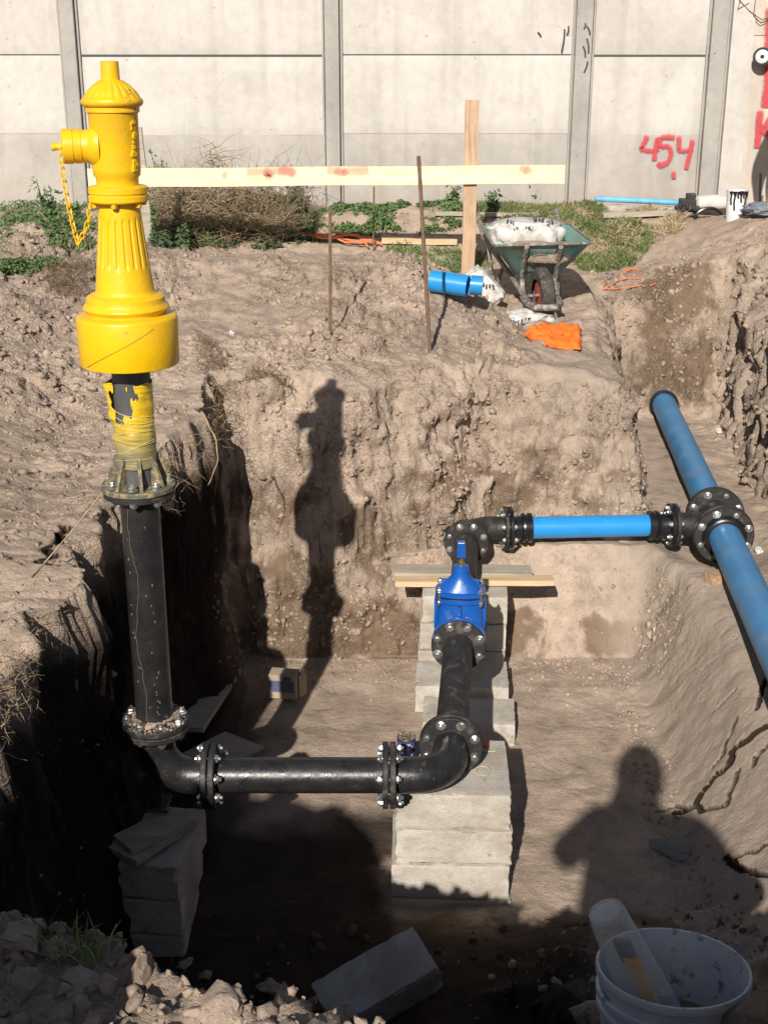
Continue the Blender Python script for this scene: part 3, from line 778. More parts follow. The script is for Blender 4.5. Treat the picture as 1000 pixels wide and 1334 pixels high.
num = [[wp(843, 176), wp(838, 186), wp(835, 194), wp(848, 196), wp(858, 194)], [wp(856, 178), wp(853, 192), wp(851, 209)],
       [wp(878, 179), wp(868, 178), wp(859, 181), wp(859, 192)], [wp(859, 192), wp(868, 190), wp(873, 198), wp(869, 210), wp(860, 215), wp(855, 212)],
       [wp(883, 176), wp(883, 188), wp(884, 195), wp(894, 196), wp(901, 193)], [wp(901, 181), wp(897, 200), wp(892, 220)], [wp(875, 223), wp(876, 228), wp(876, 232)]]
part('sprayed_number', ribbon(num, 0.058, WY - 0.014), M_SPRAY, panel454, label='red sprayed number 454 with a dot below')
WC = WY - 0.045
part('sprayed_stripe', ribbon([([wp(1003, 8, WC), wp(1001, 60, WC), wp(1000, 110, WC), wp(996, 140, WC)], .12)], .1, WC - .016), M_SPRAY, cw, label='red vertical stripe of paint')
part('sprayed_letter', ribbon([[wp(989, 143, WC), wp(987, 165, WC), wp(985, 192, WC)], [wp(1006, 146, WC), wp(998, 160, WC), wp(989, 168, WC)], [wp(989, 168, WC), wp(998, 174, WC), wp(1008, 184, WC)]], .08, WC - .022), M_SPRAY, cw, label='red sprayed letter K')
M_SMEAR = simple('black_smear', (0.07, 0.065, 0.06), 0.9)
sm_paths = []
for (a, b) in [((762, 30), (760, 38)), ((764, 34), (768, 46)), ((759, 60), (762, 75)), ((765, 80), (760, 95)), ((735, 38), (731, 68)), ((740, 34), (738, 46)), ((700, 42), (704, 48)), ((764, 50), (766, 70))]:
    if a[0] > 750: yy = WY - .058
    else: yy = WY - .012
    sm_paths.append(([wp(*a, yy), wp((a[0] + b[0]) / 2 + 1, (a[1] + b[1]) / 2, yy), wp(*b, yy)], .014, yy))
for p_, w_, yy in sm_paths:
    m_ = ribbon([(p_, w_)], .01, yy)
    part('tar_smear', m_, M_SMEAR, wall)
# wires on the cream wall
mb = MB()
for pts in ([(962, 0), (975, 14), (992, 26), (1008, 20), (1020, 0)], [(984, -6), (981, 20), (990, 30), (1004, 24)], [(964, 0), (960, 12), (975, 4)]):
    mb.tube([atF(x, y, WC - .03) for x, y in pts], .004, 5)
wr = thing('loose_wire', atF(985, 10, WC - .03), 'thin brown loose wire dangling on the cream wall at the top right', 'wire')
part('wire_loop', mb.mesh('w'), M_RUST, wr)
# round camera-like lamp head
c = atF(992, 74, WC - .1)
lh = thing('round_lamp', c, 'small round black and white lamp head on the cream wall beside the red stripe', 'lamp')
ax = Vector((-.25, -1, .05)).normalized()
mb = MB(); mb.lathe(c - ax * .05, ax, [(0, .045), (.02, .066), (.05, .072), (.065, .070)], 24); part('housing', mb.mesh('h'), M_RUBBER, lh)
mb = MB(); mb.lathe(c + ax * .012, ax, [(0, .056), (.012, .050), (.02, .030), (.024, .002)], 24); part('face', mb.mesh('f'), simple('white_lens', (.6, .62, .62), .4), lh)
mb = MB(); mb.lathe(c + ax * .034, ax, [(0, .016), (.006, .012)], 12); part('eye', mb.mesh('f'), M_RUBBER, lh)
mb = MB(); mb.tube([c - ax * .05, c - ax * .11], .018, 10); part('bracket', mb.mesh('f'), M_RUBBER, lh)

# ------------------------------------------------------------------ pipework
AZ = -0.69                       # height of the pipe axis
HX, HY = -0.745, 3.65            # riser
YAW = math.radians(-5.1)
E1 = Vector((math.cos(YAW), math.sin(YAW), 0)); E2 = Vector((-math.sin(YAW), math.cos(YAW), 0))
UP = Vector((0, 0, 1))
def flange_mesh(c, ax, R, th, rb, n=40):
    mb = MB(); ax = Vector(ax).normalized(); c = Vector(c)
    mb.lathe(c, ax, [(0, rb), (0, R - .003), (.003, R), (th - .003, R), (th, R - .003), (th, rb)], n, caps=False)
    m = len(mb.v); k = n
    for i in range(n):
        j = (i + 1) % n
        mb.f.append((i, 5 * n + i, 5 * n + j, j))
    return mb.mesh('flange')
_bolt = {}
def bolt_mesh(L, d=.016, hexr=.0135):
    key = (round(L, 3), d)
    if key in _bolt: return _bolt[key]
    mb = MB()
    mb.lathe((0, 0, -L / 2 - .018), UP, [(0, d * .46), (.004, d * .5), (L + .034, d * .5), (L + .040, d * .35)], 8)
    me0 = None
    for z, s in ((-L / 2 - .013, 1), (L / 2 + .003, 1)):
        mb.lathe((0, 0, z), UP, [(0, hexr * .9), (.002, hexr), (.0085, hexr), (.0105, hexr * .88)], 6)
    for z in (-L / 2 - .003, L / 2):
        mb.lathe((0, 0, z), UP, [(0, hexr * 1.25), (.003, hexr * 1.25)], 14)
    me = mb.mesh('bolt', True, 30); me['shared'] = 1; me.materials.append(M_STEEL)
    _bolt[key] = me; return me
def bolts(parent, c, ax, Rb, L, n=8, ph=0.39, mat=None, d=.016, hexr=.0135):
    ax = Vector(ax).normalized(); u = (UP - ax * UP.dot(ax)) if abs(ax.z) < .9 else Vector((1, 0, 0))
    u.normalize(); v = ax.cross(u); pl = wloc(parent)
    for k in range(n):
        a = 2 * PI * k / n + ph
        p = Vector(c) + (u * math.cos(a) + v * math.sin(a)) * Rb - pl
        q = UP.rotation_difference(ax) @ Quaternion((0, 0, 1), random.random() * 3)
        sh = ax * random.uniform(-.004, .006)
        part('bolt', bolt_mesh(L, d, hexr), None, parent, loc=p + sh, rot=q)
def pipe_mesh(a, b, r, n=40, flare=None):
    a = Vector(a); b = Vector(b); mb = MB(); L = (b - a).length
    prof = [(0, r - .006), (0, r), (L, r), (L, r - .006)]
    mb.lathe(a, b - a, prof, n, caps=True); return mb.mesh('pipe')
def elbow_path(p0, corner, p1, R, k=12):
    p0 = Vector(p0); c = Vector(corner); p1 = Vector(p1)
    d0 = (p0 - c).normalized(); d1 = (p1 - c).normalized()
    a = c + d0 * R; b = c + d1 * R; cen = a + d1 * R
    pts = [p0]
    for i in range(k + 1):
        t = i / k * PI / 2
        pts.append(cen - d1 * R * math.cos(t) - d0 * R * math.sin(t))
    pts.append(p1); return pts
FT = .020; GAP = .004; FR = .110; BR = .089

# riser
LF = -0.495
riser = thing('riser_pipe', (HX, HY, LF), 'tall vertical black ductile iron pipe carrying the yellow hydrant', 'pipe')
part('barrel', pipe_mesh((HX, HY, LF), (HX, HY, .305), .0595), M_IRON, riser)
part('flange', flange_mesh((HX, HY, LF), UP, FR, FT, .055), M_IRON_DULL, riser)
part('flange', flange_mesh((HX, HY, .292), UP, .107, .018, .055), M_IRON_DULL, riser)
mb = MB(); pts = []
for i in range(26):
    z = LF + .04 + i * .030; a = -1.9 + 0.2 * math.sin(i * .5) + .07 * random.uniform(-1, 1)
    pts.append((HX + .061 * math.cos(a), HY + .061 * math.sin(a), z))
mb.tube(pts, .0008, 4); 
for i in range(26):
    z = LF + .06 + random.random() * .68; a = -1.15 + random.gauss(0, .10)
    if i % 3 == 0: a = -2.2 + random.gauss(0, .1)
    p = Vector((HX + .060 * math.cos(a), HY + .060 * math.sin(a), z)); mb.box(p, (.003, .003, random.uniform(.003, .009)))
part('scratch', mb.mesh('s'), M_SPLASH, riser, label='pale scratches and splashes of mud')
# cake of soil on the lower flange
mb = MB()
for i in range(420):
    a = random.random() * 2 * PI; r = .062 + .044 * random.random() ** 1.3; s = random.uniform(.004, .011) * (1.25 if r < .08 else .8)
    bv, bf = ROCKS[i % 8]; mb.add([(HX + r * math.cos(a) + x * s, HY + r * math.sin(a) + y * s, LF + FT + .001 + max(0, .086 - r) * .45 + z * s * .6) for x, y, z in bv], bf.tolist())
o = part('soil_crust', mb.mesh('crust', True, 40), M_CLOD, riser, kind='stuff', label='pale dry soil caked on the flange')

# left elbow
lx = -0.575
e1 = thing('left_elbow', (HX, HY, AZ), 'black flanged bend at the foot of the tall vertical pipe', 'pipe elbow')
e1.name = 'pipe_elbow'
mb = MB(); mb.tube(elbow_path((HX, HY, LF - GAP - FT), (HX, HY, AZ), (lx - FT, HY, AZ), .115), .061, 36); part('bend', mb.mesh('b'), M_IRON, e1)
part('flange', flange_mesh((HX, HY, LF - GAP - FT), UP, FR, FT, .055), M_IRON_DULL, e1)
part('flange', flange_mesh((lx - FT, HY, AZ), (1, 0, 0), FR, FT, .055), M_IRON_DULL, e1)
mb = MB(); mb.box((HX - .035, HY, AZ - .055), (.085, .015, .12)); mb.box((HX - .035, HY, AZ - .055), (.015, .08, .10)); mb.box((HX - .03, HY, AZ - .108), (.12, .10, .012))
part('foot', mb.mesh('f', False), M_IRON_DULL, e1, bevel=.003)
bolts(e1, (HX, HY, LF - GAP / 2), UP, BR, FT * 2 + GAP)
bolts(e1, (lx + GAP / 2, HY, AZ), (1, 0, 0), BR, FT * 2 + GAP)
# spool between the elbows
rx = 0.015
sp = thing('pipe_spool', (-.28, HY, AZ), 'horizontal black flanged pipe crossing low between the two bends', 'pipe')
part('barrel', pipe_mesh((lx + GAP, HY, AZ), (rx, HY, AZ), .0590), M_IRON, sp)
part('flange', flange_mesh((lx + GAP, HY, AZ), (1, 0, 0), FR, FT, .055), M_IRON_DULL, sp)
part('flange', flange_mesh((rx - FT, HY, AZ), (1, 0, 0), FR, FT, .055), M_IRON_DULL, sp)
# right elbow
CR = Vector((0.213, HY, AZ)); ef = CR + E2 * .200
e2 = thing('pipe_elbow', CR, 'black flanged bend resting on the near block stack beside the small tin', 'pipe elbow')
mb = MB(); mb.tube(elbow_path((rx + GAP + FT, HY, AZ), CR, ef - E2 * FT, .115), .061, 36); part('bend', mb.mesh('b'), M_IRON, e2)
part('flange', flange_mesh((rx + GAP, HY, AZ), (1, 0, 0), FR, FT, .055), M_IRON_DULL, e2)
part('flange', flange_mesh(ef - E2 * FT, E2, FR, FT, .055), M_IRON_DULL, e2)
bolts(e2, (rx + GAP / 2, HY, AZ), (1, 0, 0), BR, FT * 2 + GAP)
bolts(e2, ef + E2 * GAP / 2, E2, BR, FT * 2 + GAP)
# forward spool
vf = CR + E2 * (4.64 - HY)
sp2 = thing('pipe_spool', ef, 'black flanged pipe running away from the near bend to the blue valve', 'pipe')
part('barrel', pipe_mesh(ef + E2 * GAP, vf, .0590), M_IRON_DULL, sp2)
part('flange', flange_mesh(ef + E2 * GAP, E2, FR, FT, .055), M_IRON_DULL, sp2)
part('flange', flange_mesh(vf - E2 * FT, E2, FR, FT, .055), M_IRON_DULL, sp2)
# gate valve
va = vf + E2 * GAP; vb = va + E2 * .215; vc = (va + vb) / 2
gv = thing('gate_valve', vc, 'royal blue gate valve with domed bonnet and bare square stem', 'valve')
part('flange', flange_mesh(va, E2, FR + .001, FT, .05), M_VALVE, gv)
part('flange', flange_mesh(vb - E2 * FT, E2, FR + .001, FT, .05), M_VALVE, gv)
mb = MB(); mb.lathe(va + E2 * FT, E2, [(0, .085), (.010, .076), (.028, .074), (.05, .092), (.0875, .100), (.125, .096), (.145, .084), (.163, .086), (.175, .098)], 36)
mb.loft([(vc + UP * z, a, b, 2.8) for z, a, b in ((.0, .100, .072), (.06, .098, .070), (.12, .092, .062), (.152, .090, .060), (.156, .102, .072), (.176, .102, .072))], 36, E1, E2)
for t_ in (.052, .088, .124): mb.lathe(va + E2 * (t_ - .004), E2, [(0, .092), (.001, .1045), (.007, .1045), (.008, .092)], 36)
for s_ in (-1, 1):
    mb.box(vc + E1 * s_ * .098 + UP * .095, (.014, .030, .12), Quaternion((0, 0, 1), YAW))
mb.box(vc - E2 * .074 + UP * .108, (.012, .016, .085), Quaternion((0, 0, 1), YAW))
part('body', mb.mesh('b'), M_VALVE, gv)
mb = MB(); mb.loft([(vc + UP * z, a, b, 2.8) for z, a, b in ((.176, .099, .069), (.184, .099, .069))], 36, E1, E2); part('gasket', mb.mesh('g'), M_RUBBER, gv)
mb = MB(); mb.loft([(vc + UP * z, a, b, e) for z, a, b, e in ((.184, .102, .072, 2.8), (.200, .102, .072, 2.8), (.203, .090, .060, 2.6), (.222, .072, .052, 2.3), (.245, .050, .042, 2), (.262, .036, .034, 2), (.285, .032, .032, 2), (.300, .030, .030, 2), (.304, .022, .022, 2))], 36, E1, E2)
for s_ in (-1, 1): mb.box(vc + UP * .222 + E1 * s_ * .050, (.05, .010, .040), Quaternion((0, 0, 1), YAW))
part('bonnet', mb.mesh('bo'), M_VALVE, gv)
mb = MB(); mb.lathe(vc + UP * .304, UP, [(0, .014), (.016, .014), (.018, .010), (.05, .010)], 6); part('stem', mb.mesh('s'), simple('brass', (.45, .33, .14), .35, metal=.8), gv)
mb = MB(); mb.box(vc + UP * .372, (.036, .036, .066), Quaternion((0, 0, 1), YAW), taper=.85); part('stem_cap', mb.mesh('s', False), M_VALVE, gv, bevel=.003)
for sx_ in (-1, 1):
    for sy_ in (-1, 1):
        p = vc + E1 * sx_ * .084 + E2 * sy_ * .052 + UP * .182
        part('bonnet_bolt', bolt_mesh(.04, .012, .010), None, gv, loc=p - vc, rot=Quaternion((0, 0, 1), random.random()))
bolts(gv, vf + E2 * (GAP / 2 + .004), E2, BR + .002, FT * 2 + GAP + .010, hexr=.0165, d=.019)
bolts(gv, vb + E2 * GAP / 2, E2, BR, FT * 2 + GAP)
for k, s_ in enumerate((-1, 1)):
    mb = MB(); pt = va + E1 * s_ * .030 + UP * .085; mb.box(pt + E2 * .04, (.018, .05, .012), Quaternion((0, 0, 1), YAW)); part('lug', mb.mesh('l', False), M_VALVE, gv, bevel=.003)
# far spool + upper elbow
CF = CR + E2 * (5.98 - HY) ; CF.z = AZ; fa = vb + E2 * GAP; fb = CF - E2 * .175
sp3 = thing('pipe_spool', fa, 'short black flanged pipe between the blue valve and the far bend over the planks', 'pipe')
part('barrel', pipe_mesh(fa, fb - E2 * GAP, .0590), M_IRON_DULL, sp3)
part('flange', flange_mesh(fa, E2, FR, FT, .055), M_IRON_DULL, sp3)
part('flange', flange_mesh(fb - E2 * (FT + GAP), E2, FR, FT, .055), M_IRON_DULL, sp3)
LATD = Vector((1, .055, 0)).normalized()
la = CF + LATD * .20
e3 = thing('pipe_elbow', CF, 'black flanged bend by the back wall turning towards the bright blue pipe', 'pipe elbow')
mb = MB(); mb.tube(elbow_path(fb + E2 * FT, CF, la - LATD * FT, .115), .061, 36); part('bend', mb.mesh('b'), M_IRON_DULL, e3)
part('flange', flange_mesh(fb, E2, FR, FT, .055), M_IRON_DULL, e3)
part('flange', flange_mesh(la - LATD * FT, LATD, FR, FT, .055), M_IRON_DULL, e3)
bolts(e3, fb - E2 * GAP / 2, E2, BR, FT * 2 + GAP)
bolts(e3, la + LATD * GAP / 2, LATD, BR, FT * 2 + GAP)
def adaptor(c, d, r, R, label):
    """flange socket: flange at c, socket pointing along d"""
    d = Vector(d).normalized(); t = thing('flange_adaptor', c, label, 'pipe fitting')
    part('flange', flange_mesh(c, d, R, FT, r * .9), M_RUBBER, t)
    mb = MB(); mb.lathe(Vector(c) + d * FT, d, [(0, r + .006), (.012, r + .004), (.045, r + .004), (.05, r + .017), (.062, r + .020), (.066, r + .010), (.078, r + .010), (.080, r + .019), (.098, r + .019), (.102, r + .004)], 36)
    part('socket', mb.mesh('s'), M_RUBBER, t)
    return t
ad1 = adaptor(la + LATD * GAP, LATD, .056, FR, 'black socket adaptor joining the far bend to the bright blue pipe')
TC = Vector((1.700, 6.035, AZ)); MA = Vector((.089, 1, 0)).normalized(); MX = Vector((MA.y, -MA.x, 0))
tb = Vector((1.462, CF.y + LATD.y / LATD.x * (1.462 - CF.x), AZ))     # branch joint
ad2 = adaptor(tb - LATD * GAP, -LATD, .056, FR, 'black socket adaptor joining the bright blue pipe to the tee')
bp = thing('blue_pipe', la + LATD * .1, 'bright sky blue plastic pipe lying level in front of the back wall', 'pipe')
part('barrel', pipe_mesh(la + LATD * .11, tb - LATD * .11, .0555), M_BLUE, bp)
tee = thing('pipe_tee', TC, 'large dusty black flanged tee joining the blue main to the side pipe', 'pipe tee')
TL = .145
mb = MB(); mb.lathe(TC - MA * TL, MA, [(0, .092), (.03, .090), (TL, .092), (2 * TL - .03, .090), (2 * TL, .092)], 40)
mb.tube([TC, tb + LATD * .001], [.066, .062], 32)
part('body', mb.mesh('t'), M_IRON_DULL, tee)
part('flange', flange_mesh(tb, LATD, FR, FT, .055), M_IRON_DULL, tee)
part('flange', flange_mesh(TC - MA * TL, MA, .150, .024, .085, 48), M_IRON_DULL, tee)
part('flange', flange_mesh(TC + MA * (TL - .024), MA, .150, .024, .085, 48), M_IRON_DULL, tee)
bolts(tee, tb - LATD * GAP / 2, LATD, BR, FT * 2 + GAP)
for s_, lab in ((-1, 'dark flange ring clamping the near blue main to the tee'), (1, 'dark flange ring clamping the far blue main to the tee')):
    c = TC + MA * s_ * (TL + GAP)
    t = thing('flange_adaptor', c, lab, 'pipe fitting')
    part('flange', flange_mesh(c, MA * s_, .146, .024, .085, 48), M_IRON_DULL, t)
    mb = MB(); mb.lathe(c + MA * s_ * .024, MA * s_, [(0, .110), (.010, .104), (.03, .100), (.034, .094), (.036, .085)], 40); part('collar', mb.mesh('c'), M_RUBBER, t)
    bolts(tee, TC + MA * s_ * (TL + GAP / 2), MA, .122, .052, hexr=.016, d=.019)
m1 = thing('blue_main', TC - MA * .2, 'dusty blue main pipe running from the tee towards the lower right corner', 'pipe')
part('barrel', pipe_mesh(TC - MA * (TL + .03) , TC - MA * 4.2, .0800, 48), M_BLUE_OLD, m1)
m2 = thing('blue_main', TC + MA * .2, 'dusty blue main pipe running from the tee into the damp end of the trench', 'pipe')
far = Vector((1.93, 8.62, AZ))
part('barrel', pipe_mesh(TC + MA * (TL + .03), TC + MA * 2.46, .0800, 48), M_BLUE_OLD, m2)
mb = MB(); q_ = TC + MA * 2.35; mb.lathe(q_, MA, [(0, .082), (0, .098), (.03, .098), (.03, .082)], 40, caps=False); part('socket_ring', mb.mesh('r'), M_RUBBER, m2)

# ------------------------------------------------------------------ hydrant
hyd = thing('fire_hydrant', (HX, HY, .290), 'bright yellow column fire hydrant with fluted foot, side outlet and chain', 'fire hydrant')
def HP(lst, z0=CAMZ): return [(z0 - d, r) for d, r in lst]
def hl(name, lst, n=48, flute=None, mat=None, label=None):
    pr = [(CAMZ - d, r) for d, r in lst]
    mb = MB(); mb.lathe((HX, HY, 0), UP, pr, n, flute)
    return part(name, mb.mesh(name, True, 40), mat or M_YEL, hyd, label=label)
hl('top_nut', [(.012, .021), (.014, .0245), (.062, .026), (.070, .0255)], 24)
def dome_flute(z, a):
    d = CAMZ - z
    k = float(sm(.066, .075, d) * sm(.112, .104, d)); return .0042 * k * (abs(math.sin(a * 10)) - .5)
hl('bonnet', [(.062, .030), (.066, .037), (.074, .047), (.083, .057), (.092, .065), (.101, .0715), (.108, .0755), (.110, .080), (.114, .0835), (.120, .085), (.126, .083), (.131, .078), (.133, .0735), (.146, .0735), (.148, .070)], 120, dome_flute)
hl('barrel', [(.147, .070), (.152, .0675), (.30, .0665), (.318, .065), (.325, .059), (.346, .058)], 56)
hl('joint_flange', [(.345, .060), (.348, .079), (.351, .0825), (.366, .0830), (.368, .0805), (.372, .0805), (.374, .0835), (.388, .0835), (.392, .080), (.393, .061)], 56)
def foot_flute(z, a):
    d = CAMZ - z
    k = float(sm(.435, .447, d) * sm(.580, .568, d))
    s = a * 14 / PI / 2 * 2 * PI / (2 * PI)
    return -.0050 * k * max(0.0, math.sin(a * 19)) ** .6
prof = []
for i in range(41):
    t = i / 40; d = .392 + t * (.648 - .392); r = .0575 + (.0845 - .0575) * (t ** 1.25)
    prof.append((d, r))
hl('fluted_column', prof + [(.655, .092), (.660, .098)], 228, foot_flute)
hl('base_ring', [(.655, .099), (.660, .107), (.664, .1115), (.678, .1125), (.682, .114), (.688, .121), (.694, .1235), (.700, .121), (.705, .115), (.710, .1125), (.718, .113)], 64)
hl('skirt', [(.712, .112), (.716, .138), (.720, .1435), (.726, .1455), (.858, .1435), (.862, .1415), (.861, .138), (.83, .136), (.80, .10)], 72)
mb = MB(); pts = []
for i in range(20):
    t = i / 19; a = -2.35 + t * 1.5; pts.append((HX + .1458 * math.cos(a), HY + .1458 * math.sin(a), CAMZ - .852 + t * .115))
mb.tube(pts, .0009, 4); part('scratch', mb.mesh('s'), simple('paint_scratch', (.35, .22, .03), .7), hyd, label='fine diagonal scratch across the skirt')
# flange bolts
for k in range(6):
    a = -PI / 2 + .0 + k * PI / 3
    p = Vector((HX + .0705 * math.cos(a), HY + .0705 * math.sin(a), CAMZ - .399))
    mb = MB(); mb.lathe(p - UP * .006, UP, [(0, .008), (.002, .0095), (.014, .0095)], 6); part('flange_bolt', mb.mesh('b'), M_YEL, hyd)
# side outlet
od = Vector((-1, -.22, 0)).normalized(); oc = Vector((HX, HY, CAMZ - .238))
mb = MB(); mb.lathe(oc + od * .045, od, [(0, .060), (.012, .058), (.024, .049), (.030, .045), (.046, .044)], 40); part('outlet_boss', mb.mesh('o'), M_YEL, hyd)
mb = MB(); mb.lathe(oc + od * .090, od, [(0, .040), (.002, .0465), (.018, .047), (.0195, .0445), (.0225, .0445), (.024, .0475), (.050, .0475), (.053, .044), (.055, .012), (.055, .010), (.072, .0095), (.074, .008)], 40); part('outlet_cap', mb.mesh('c'), M_YEL, hyd)
mb = MB(); mb.lathe(oc + od * .160, od, [(0, .006), (.002, .0115), (.010, .0115), (.012, .009)], 10); part('cap_nut', mb.mesh('n'), M_YEL, hyd)
sp_ = oc + Vector((-.052, -.050, -.004)); mb = MB(); mb.lathe(sp_, Vector((-.35, -1, 0)), [(0, .0075), (.008, .0065)], 12); part('set_screw', mb.mesh('n'), simple('dark_yellow', (.25, .16, .01), .6), hyd)
# cast letters running down the right side of the barrel (too worn to read)
mb = MB()
for i in range(11):
    a = -.55; z = CAMZ - .175 - i * .0125; p = Vector((HX + .069 * math.cos(a), HY + .069 * math.sin(a), z)); q = Quaternion((0, 0, 1), a)
    for j in range(3): mb.box(p + q @ Vector((0, random.uniform(-.007, .007), random.uniform(-.004, .004))), (.006, random.choice([.003, .010]), random.choice([.009, .003])), q)
part('cast_lettering', mb.mesh('l', False), M_YEL, hyd, label='worn raised casting marks down the side')
# chain: from the cap nut down and up to the joint flange
A = oc + od * .150 + Vector((.004, -.012, -.004)); B = Vector((HX - .072, HY - .045, CAMZ - .392))
lowz = CAMZ - .505; Mid = Vector(((A.x * .42 + B.x * .58) - .012, A.y - .004, lowz))
cp = []
for i in range(60):
    t = i / 59
    if t < .66: u = t / .66; cp.append(A.lerp(Mid, u) + Vector((-.006 * math.sin(u * PI), 0, 0)))
    else: u = (t - .66) / .34; cp.append(Mid.lerp(B, u) + Vector((.010 * math.sin(u * PI), 0, 0)))
def link_mesh():
    mb = MB(); pts = []
    for k in range(17):
        a = 2 * PI * k / 16; pts.append((.0062 * math.cos(a), 0, .0062 * math.sin(a) + (.0058 if math.sin(a) > 0 else -.0058)))
    mb.tube(pts, .0019, 6, caps=False); me = mb.mesh('link'); me['shared'] = 1; me.materials.append(M_YEL); return me
LK = link_mesh(); acc = [0]
for a, b in zip(cp[:-1], cp[1:]): acc.append(acc[-1] + (b - a).length)
nl = int(acc[-1] / .0175)
hl_ = wloc(hyd)
chain = thing('x', Vector((0, 0, 0)), None, None); COL.objects.unlink(chain); bpy.data.objects.remove(chain)
ch0 = None
for k in range(nl):
    s = (k + .5) * acc[-1] / nl; i = max(j for j in range(60) if acc[j] <= s); i = min(i, 58)
    p = cp[i].lerp(cp[i + 1], (s - acc[i]) / max(1e-6, acc[i + 1] - acc[i])); d = (cp[i + 1] - cp[i]).normalized()
    q = UP.rotation_difference(d) @ Quaternion((0, 0, 1), (PI / 2 if k % 2 else 0) + .5)
    part('chain_link', LK, None, hyd, loc=p - hl_, rot=q)
# inner steel tube under the skirt, ripped yellow wrap, ribs and flange
mb = MB(); mb.lathe((HX, HY, 0), UP, [(.306, .056), (.72, .056)], 40); part('steel_tube', mb.mesh('s'), simple('grey_steel_tube', (.085, .085, .085), .55, var=.3, bmp=.3), hyd)
def wrap_mat():
    m, t, bs = new_mat('yellow_wrap'); co = obj_co(t)
    sx = t.nodes.new('ShaderNodeSeparateXYZ'); t.links.new(co, sx.inputs[0])
    zf = t.nodes.new('ShaderNodeMapRange'); zf.inputs['From Min'].default_value = .10; zf.inputs['From Max'].default_value = .26; t.links.new(sx.outputs[2], zf.inputs['Value'])
    n = noise(t, co, 22, 6, .65)
    f = math_(t, 'ADD', zf.outputs[0], math_(t, 'MULTIPLY', math_(t, 'SUBTRACT', n, .5), .9))
    c = ramp(t, f, [(0.05, (.24, .21, .12)), (.35, (.38, .31, .10)), (.8, (.72, .48, .02))])
    t.links.new(c, bs.inputs['Base Color']); bs.inputs['Roughness'].default_value = .3; bs.inputs['Coat Weight'].default_value = .3
    mp = t.nodes.new('ShaderNodeMapping'); mp.inputs['Scale'].default_value = (12, 12, 75); mp.inputs['Rotation'].default_value = (.15, .25, 0); t.links.new(co, mp.inputs[0])
    bump(t, bs, noise(t, mp.outputs[0], 1.0, 4, .6, 1.0), .6, .006)
    return m
M_WRAP = wrap_mat()
V = []; F = []; na, nz_ = 170, 120
for j in range(nz_ + 1):
    z = .368 + (.640 - .368) * j / nz_
    for i in range(na):
        a = 2 * PI * i / na; wob = .0030 * float(perlin(math.cos(a) * 1.5, math.sin(a) * 1.5 + z * 4, z * 34)) * 1.3
        r = .0600 + wob + .0004 * math.sin(z * 300 + a * 3 + 4 * math.sin(z * 40))
        # torn flap flares on the left
        da = (a - PI * 1.10 + PI) % (2 * PI) - PI
        r += .020 * math.exp(-(da / .35) ** 2) * (float(sm(.50, .63, z)) + .5 * math.exp(-((z - .53) / .02) ** 2) + .4 * math.exp(-((z - .455) / .012) ** 2))
        V.append((HX + r * math.cos(a), HY + r * math.sin(a), z))
def hole(a, z):
    aa = (a - 1.5 * PI); x = aa * .06; y = z - .585   # centre towards the camera
    cx = x + .020 + .0; n_ = .010 * math.sin(aa * 9 + z * 60) + .004 * math.sin(z * 150) + .004 * math.sin(aa * 31)
    return (cx / (.036 + n_)) ** 2 + ((y - .002) / (.062 + n_)) ** 2 < 1 or (abs(x + .041) < .010 and -.075 < y < .07)
for j in range(nz_):
    for i in range(na):
        a = 2 * PI * (i + .5) / na; z = .368 + (.640 - .368) * (j + .5) / nz_
        if hole(a, z): continue
        top = .632 + .004 * math.sin(a * 7)
        if z > top: continue
        i2 = (i + 1) % na; F.append((j * na + i, j * na + i2, (j + 1) * na + i2, (j + 1) * na + i))
me = bpy.data.meshes.new('wrap'); me.from_pydata(V, [], F); me.shade_smooth(); part('torn_wrap', me, M_WRAP, hyd, label='torn shiny yellow wrapping round the steel tube', solid=.0012)
mb = MB()
for k in range(7):
    z0 = .40 + k * .024 + random.uniform(-.006, .006); pts = []; ph = random.uniform(0, 1); tl = random.uniform(-.022, .026)
    for i in range(21):
        a = PI * 1.08 + PI * .84 * i / 20; pts.append((HX + .0625 * math.cos(a), HY + .0625 * math.sin(a), z0 + tl * math.cos(a * 1.0 + ph) + .004 * math.sin(a * 2 + ph * 7)))
    mb.tube(pts, .0011, 5)
part('wrap_fold', mb.mesh('wf'), simple('pale_yellow_film', (.62, .52, .22), .25), hyd, label='pale folds of shrink film')
M_DUSTY = simple('yellow_dusted_iron', (.13, .12, .085), .75, var=.3, scale=20, dirt=(.38, .30, .14), dirt_lo=.5, dirt_hi=.62)
for k in range(8):
    a = k * PI / 4 + .28; d = Vector((math.cos(a), math.sin(a), 0)); q = Quaternion((0, 0, 1), a); s = Vector((-d.y, d.x, 0)) * .005; c0 = Vector((HX, HY, 0))
    vs = [c0 + d * .05 + UP * .306, c0 + d * .100 + UP * .306, c0 + d * .064 + UP * .405, c0 + d * .05 + UP * .405]
    mb = MB(); mb.add([v - s for v in vs] + [v + s for v in vs], [(0, 1, 2, 3), (7, 6, 5, 4), (0, 4, 5, 1), (1, 5, 6, 2), (2, 6, 7, 3), (3, 7, 4, 0)])
    part('rib', mb.mesh('r', False), M_DUSTY, hyd)
part('foot_flange', flange_mesh((HX, HY, .2905), UP, .112, .018, .05), M_DUSTY, hyd)
bolts(hyd, (HX, HY, .289), UP, .092, .038, 8, ph=.0)
hyd.location.z += .022; hyd.scale = (1, 1, .982)
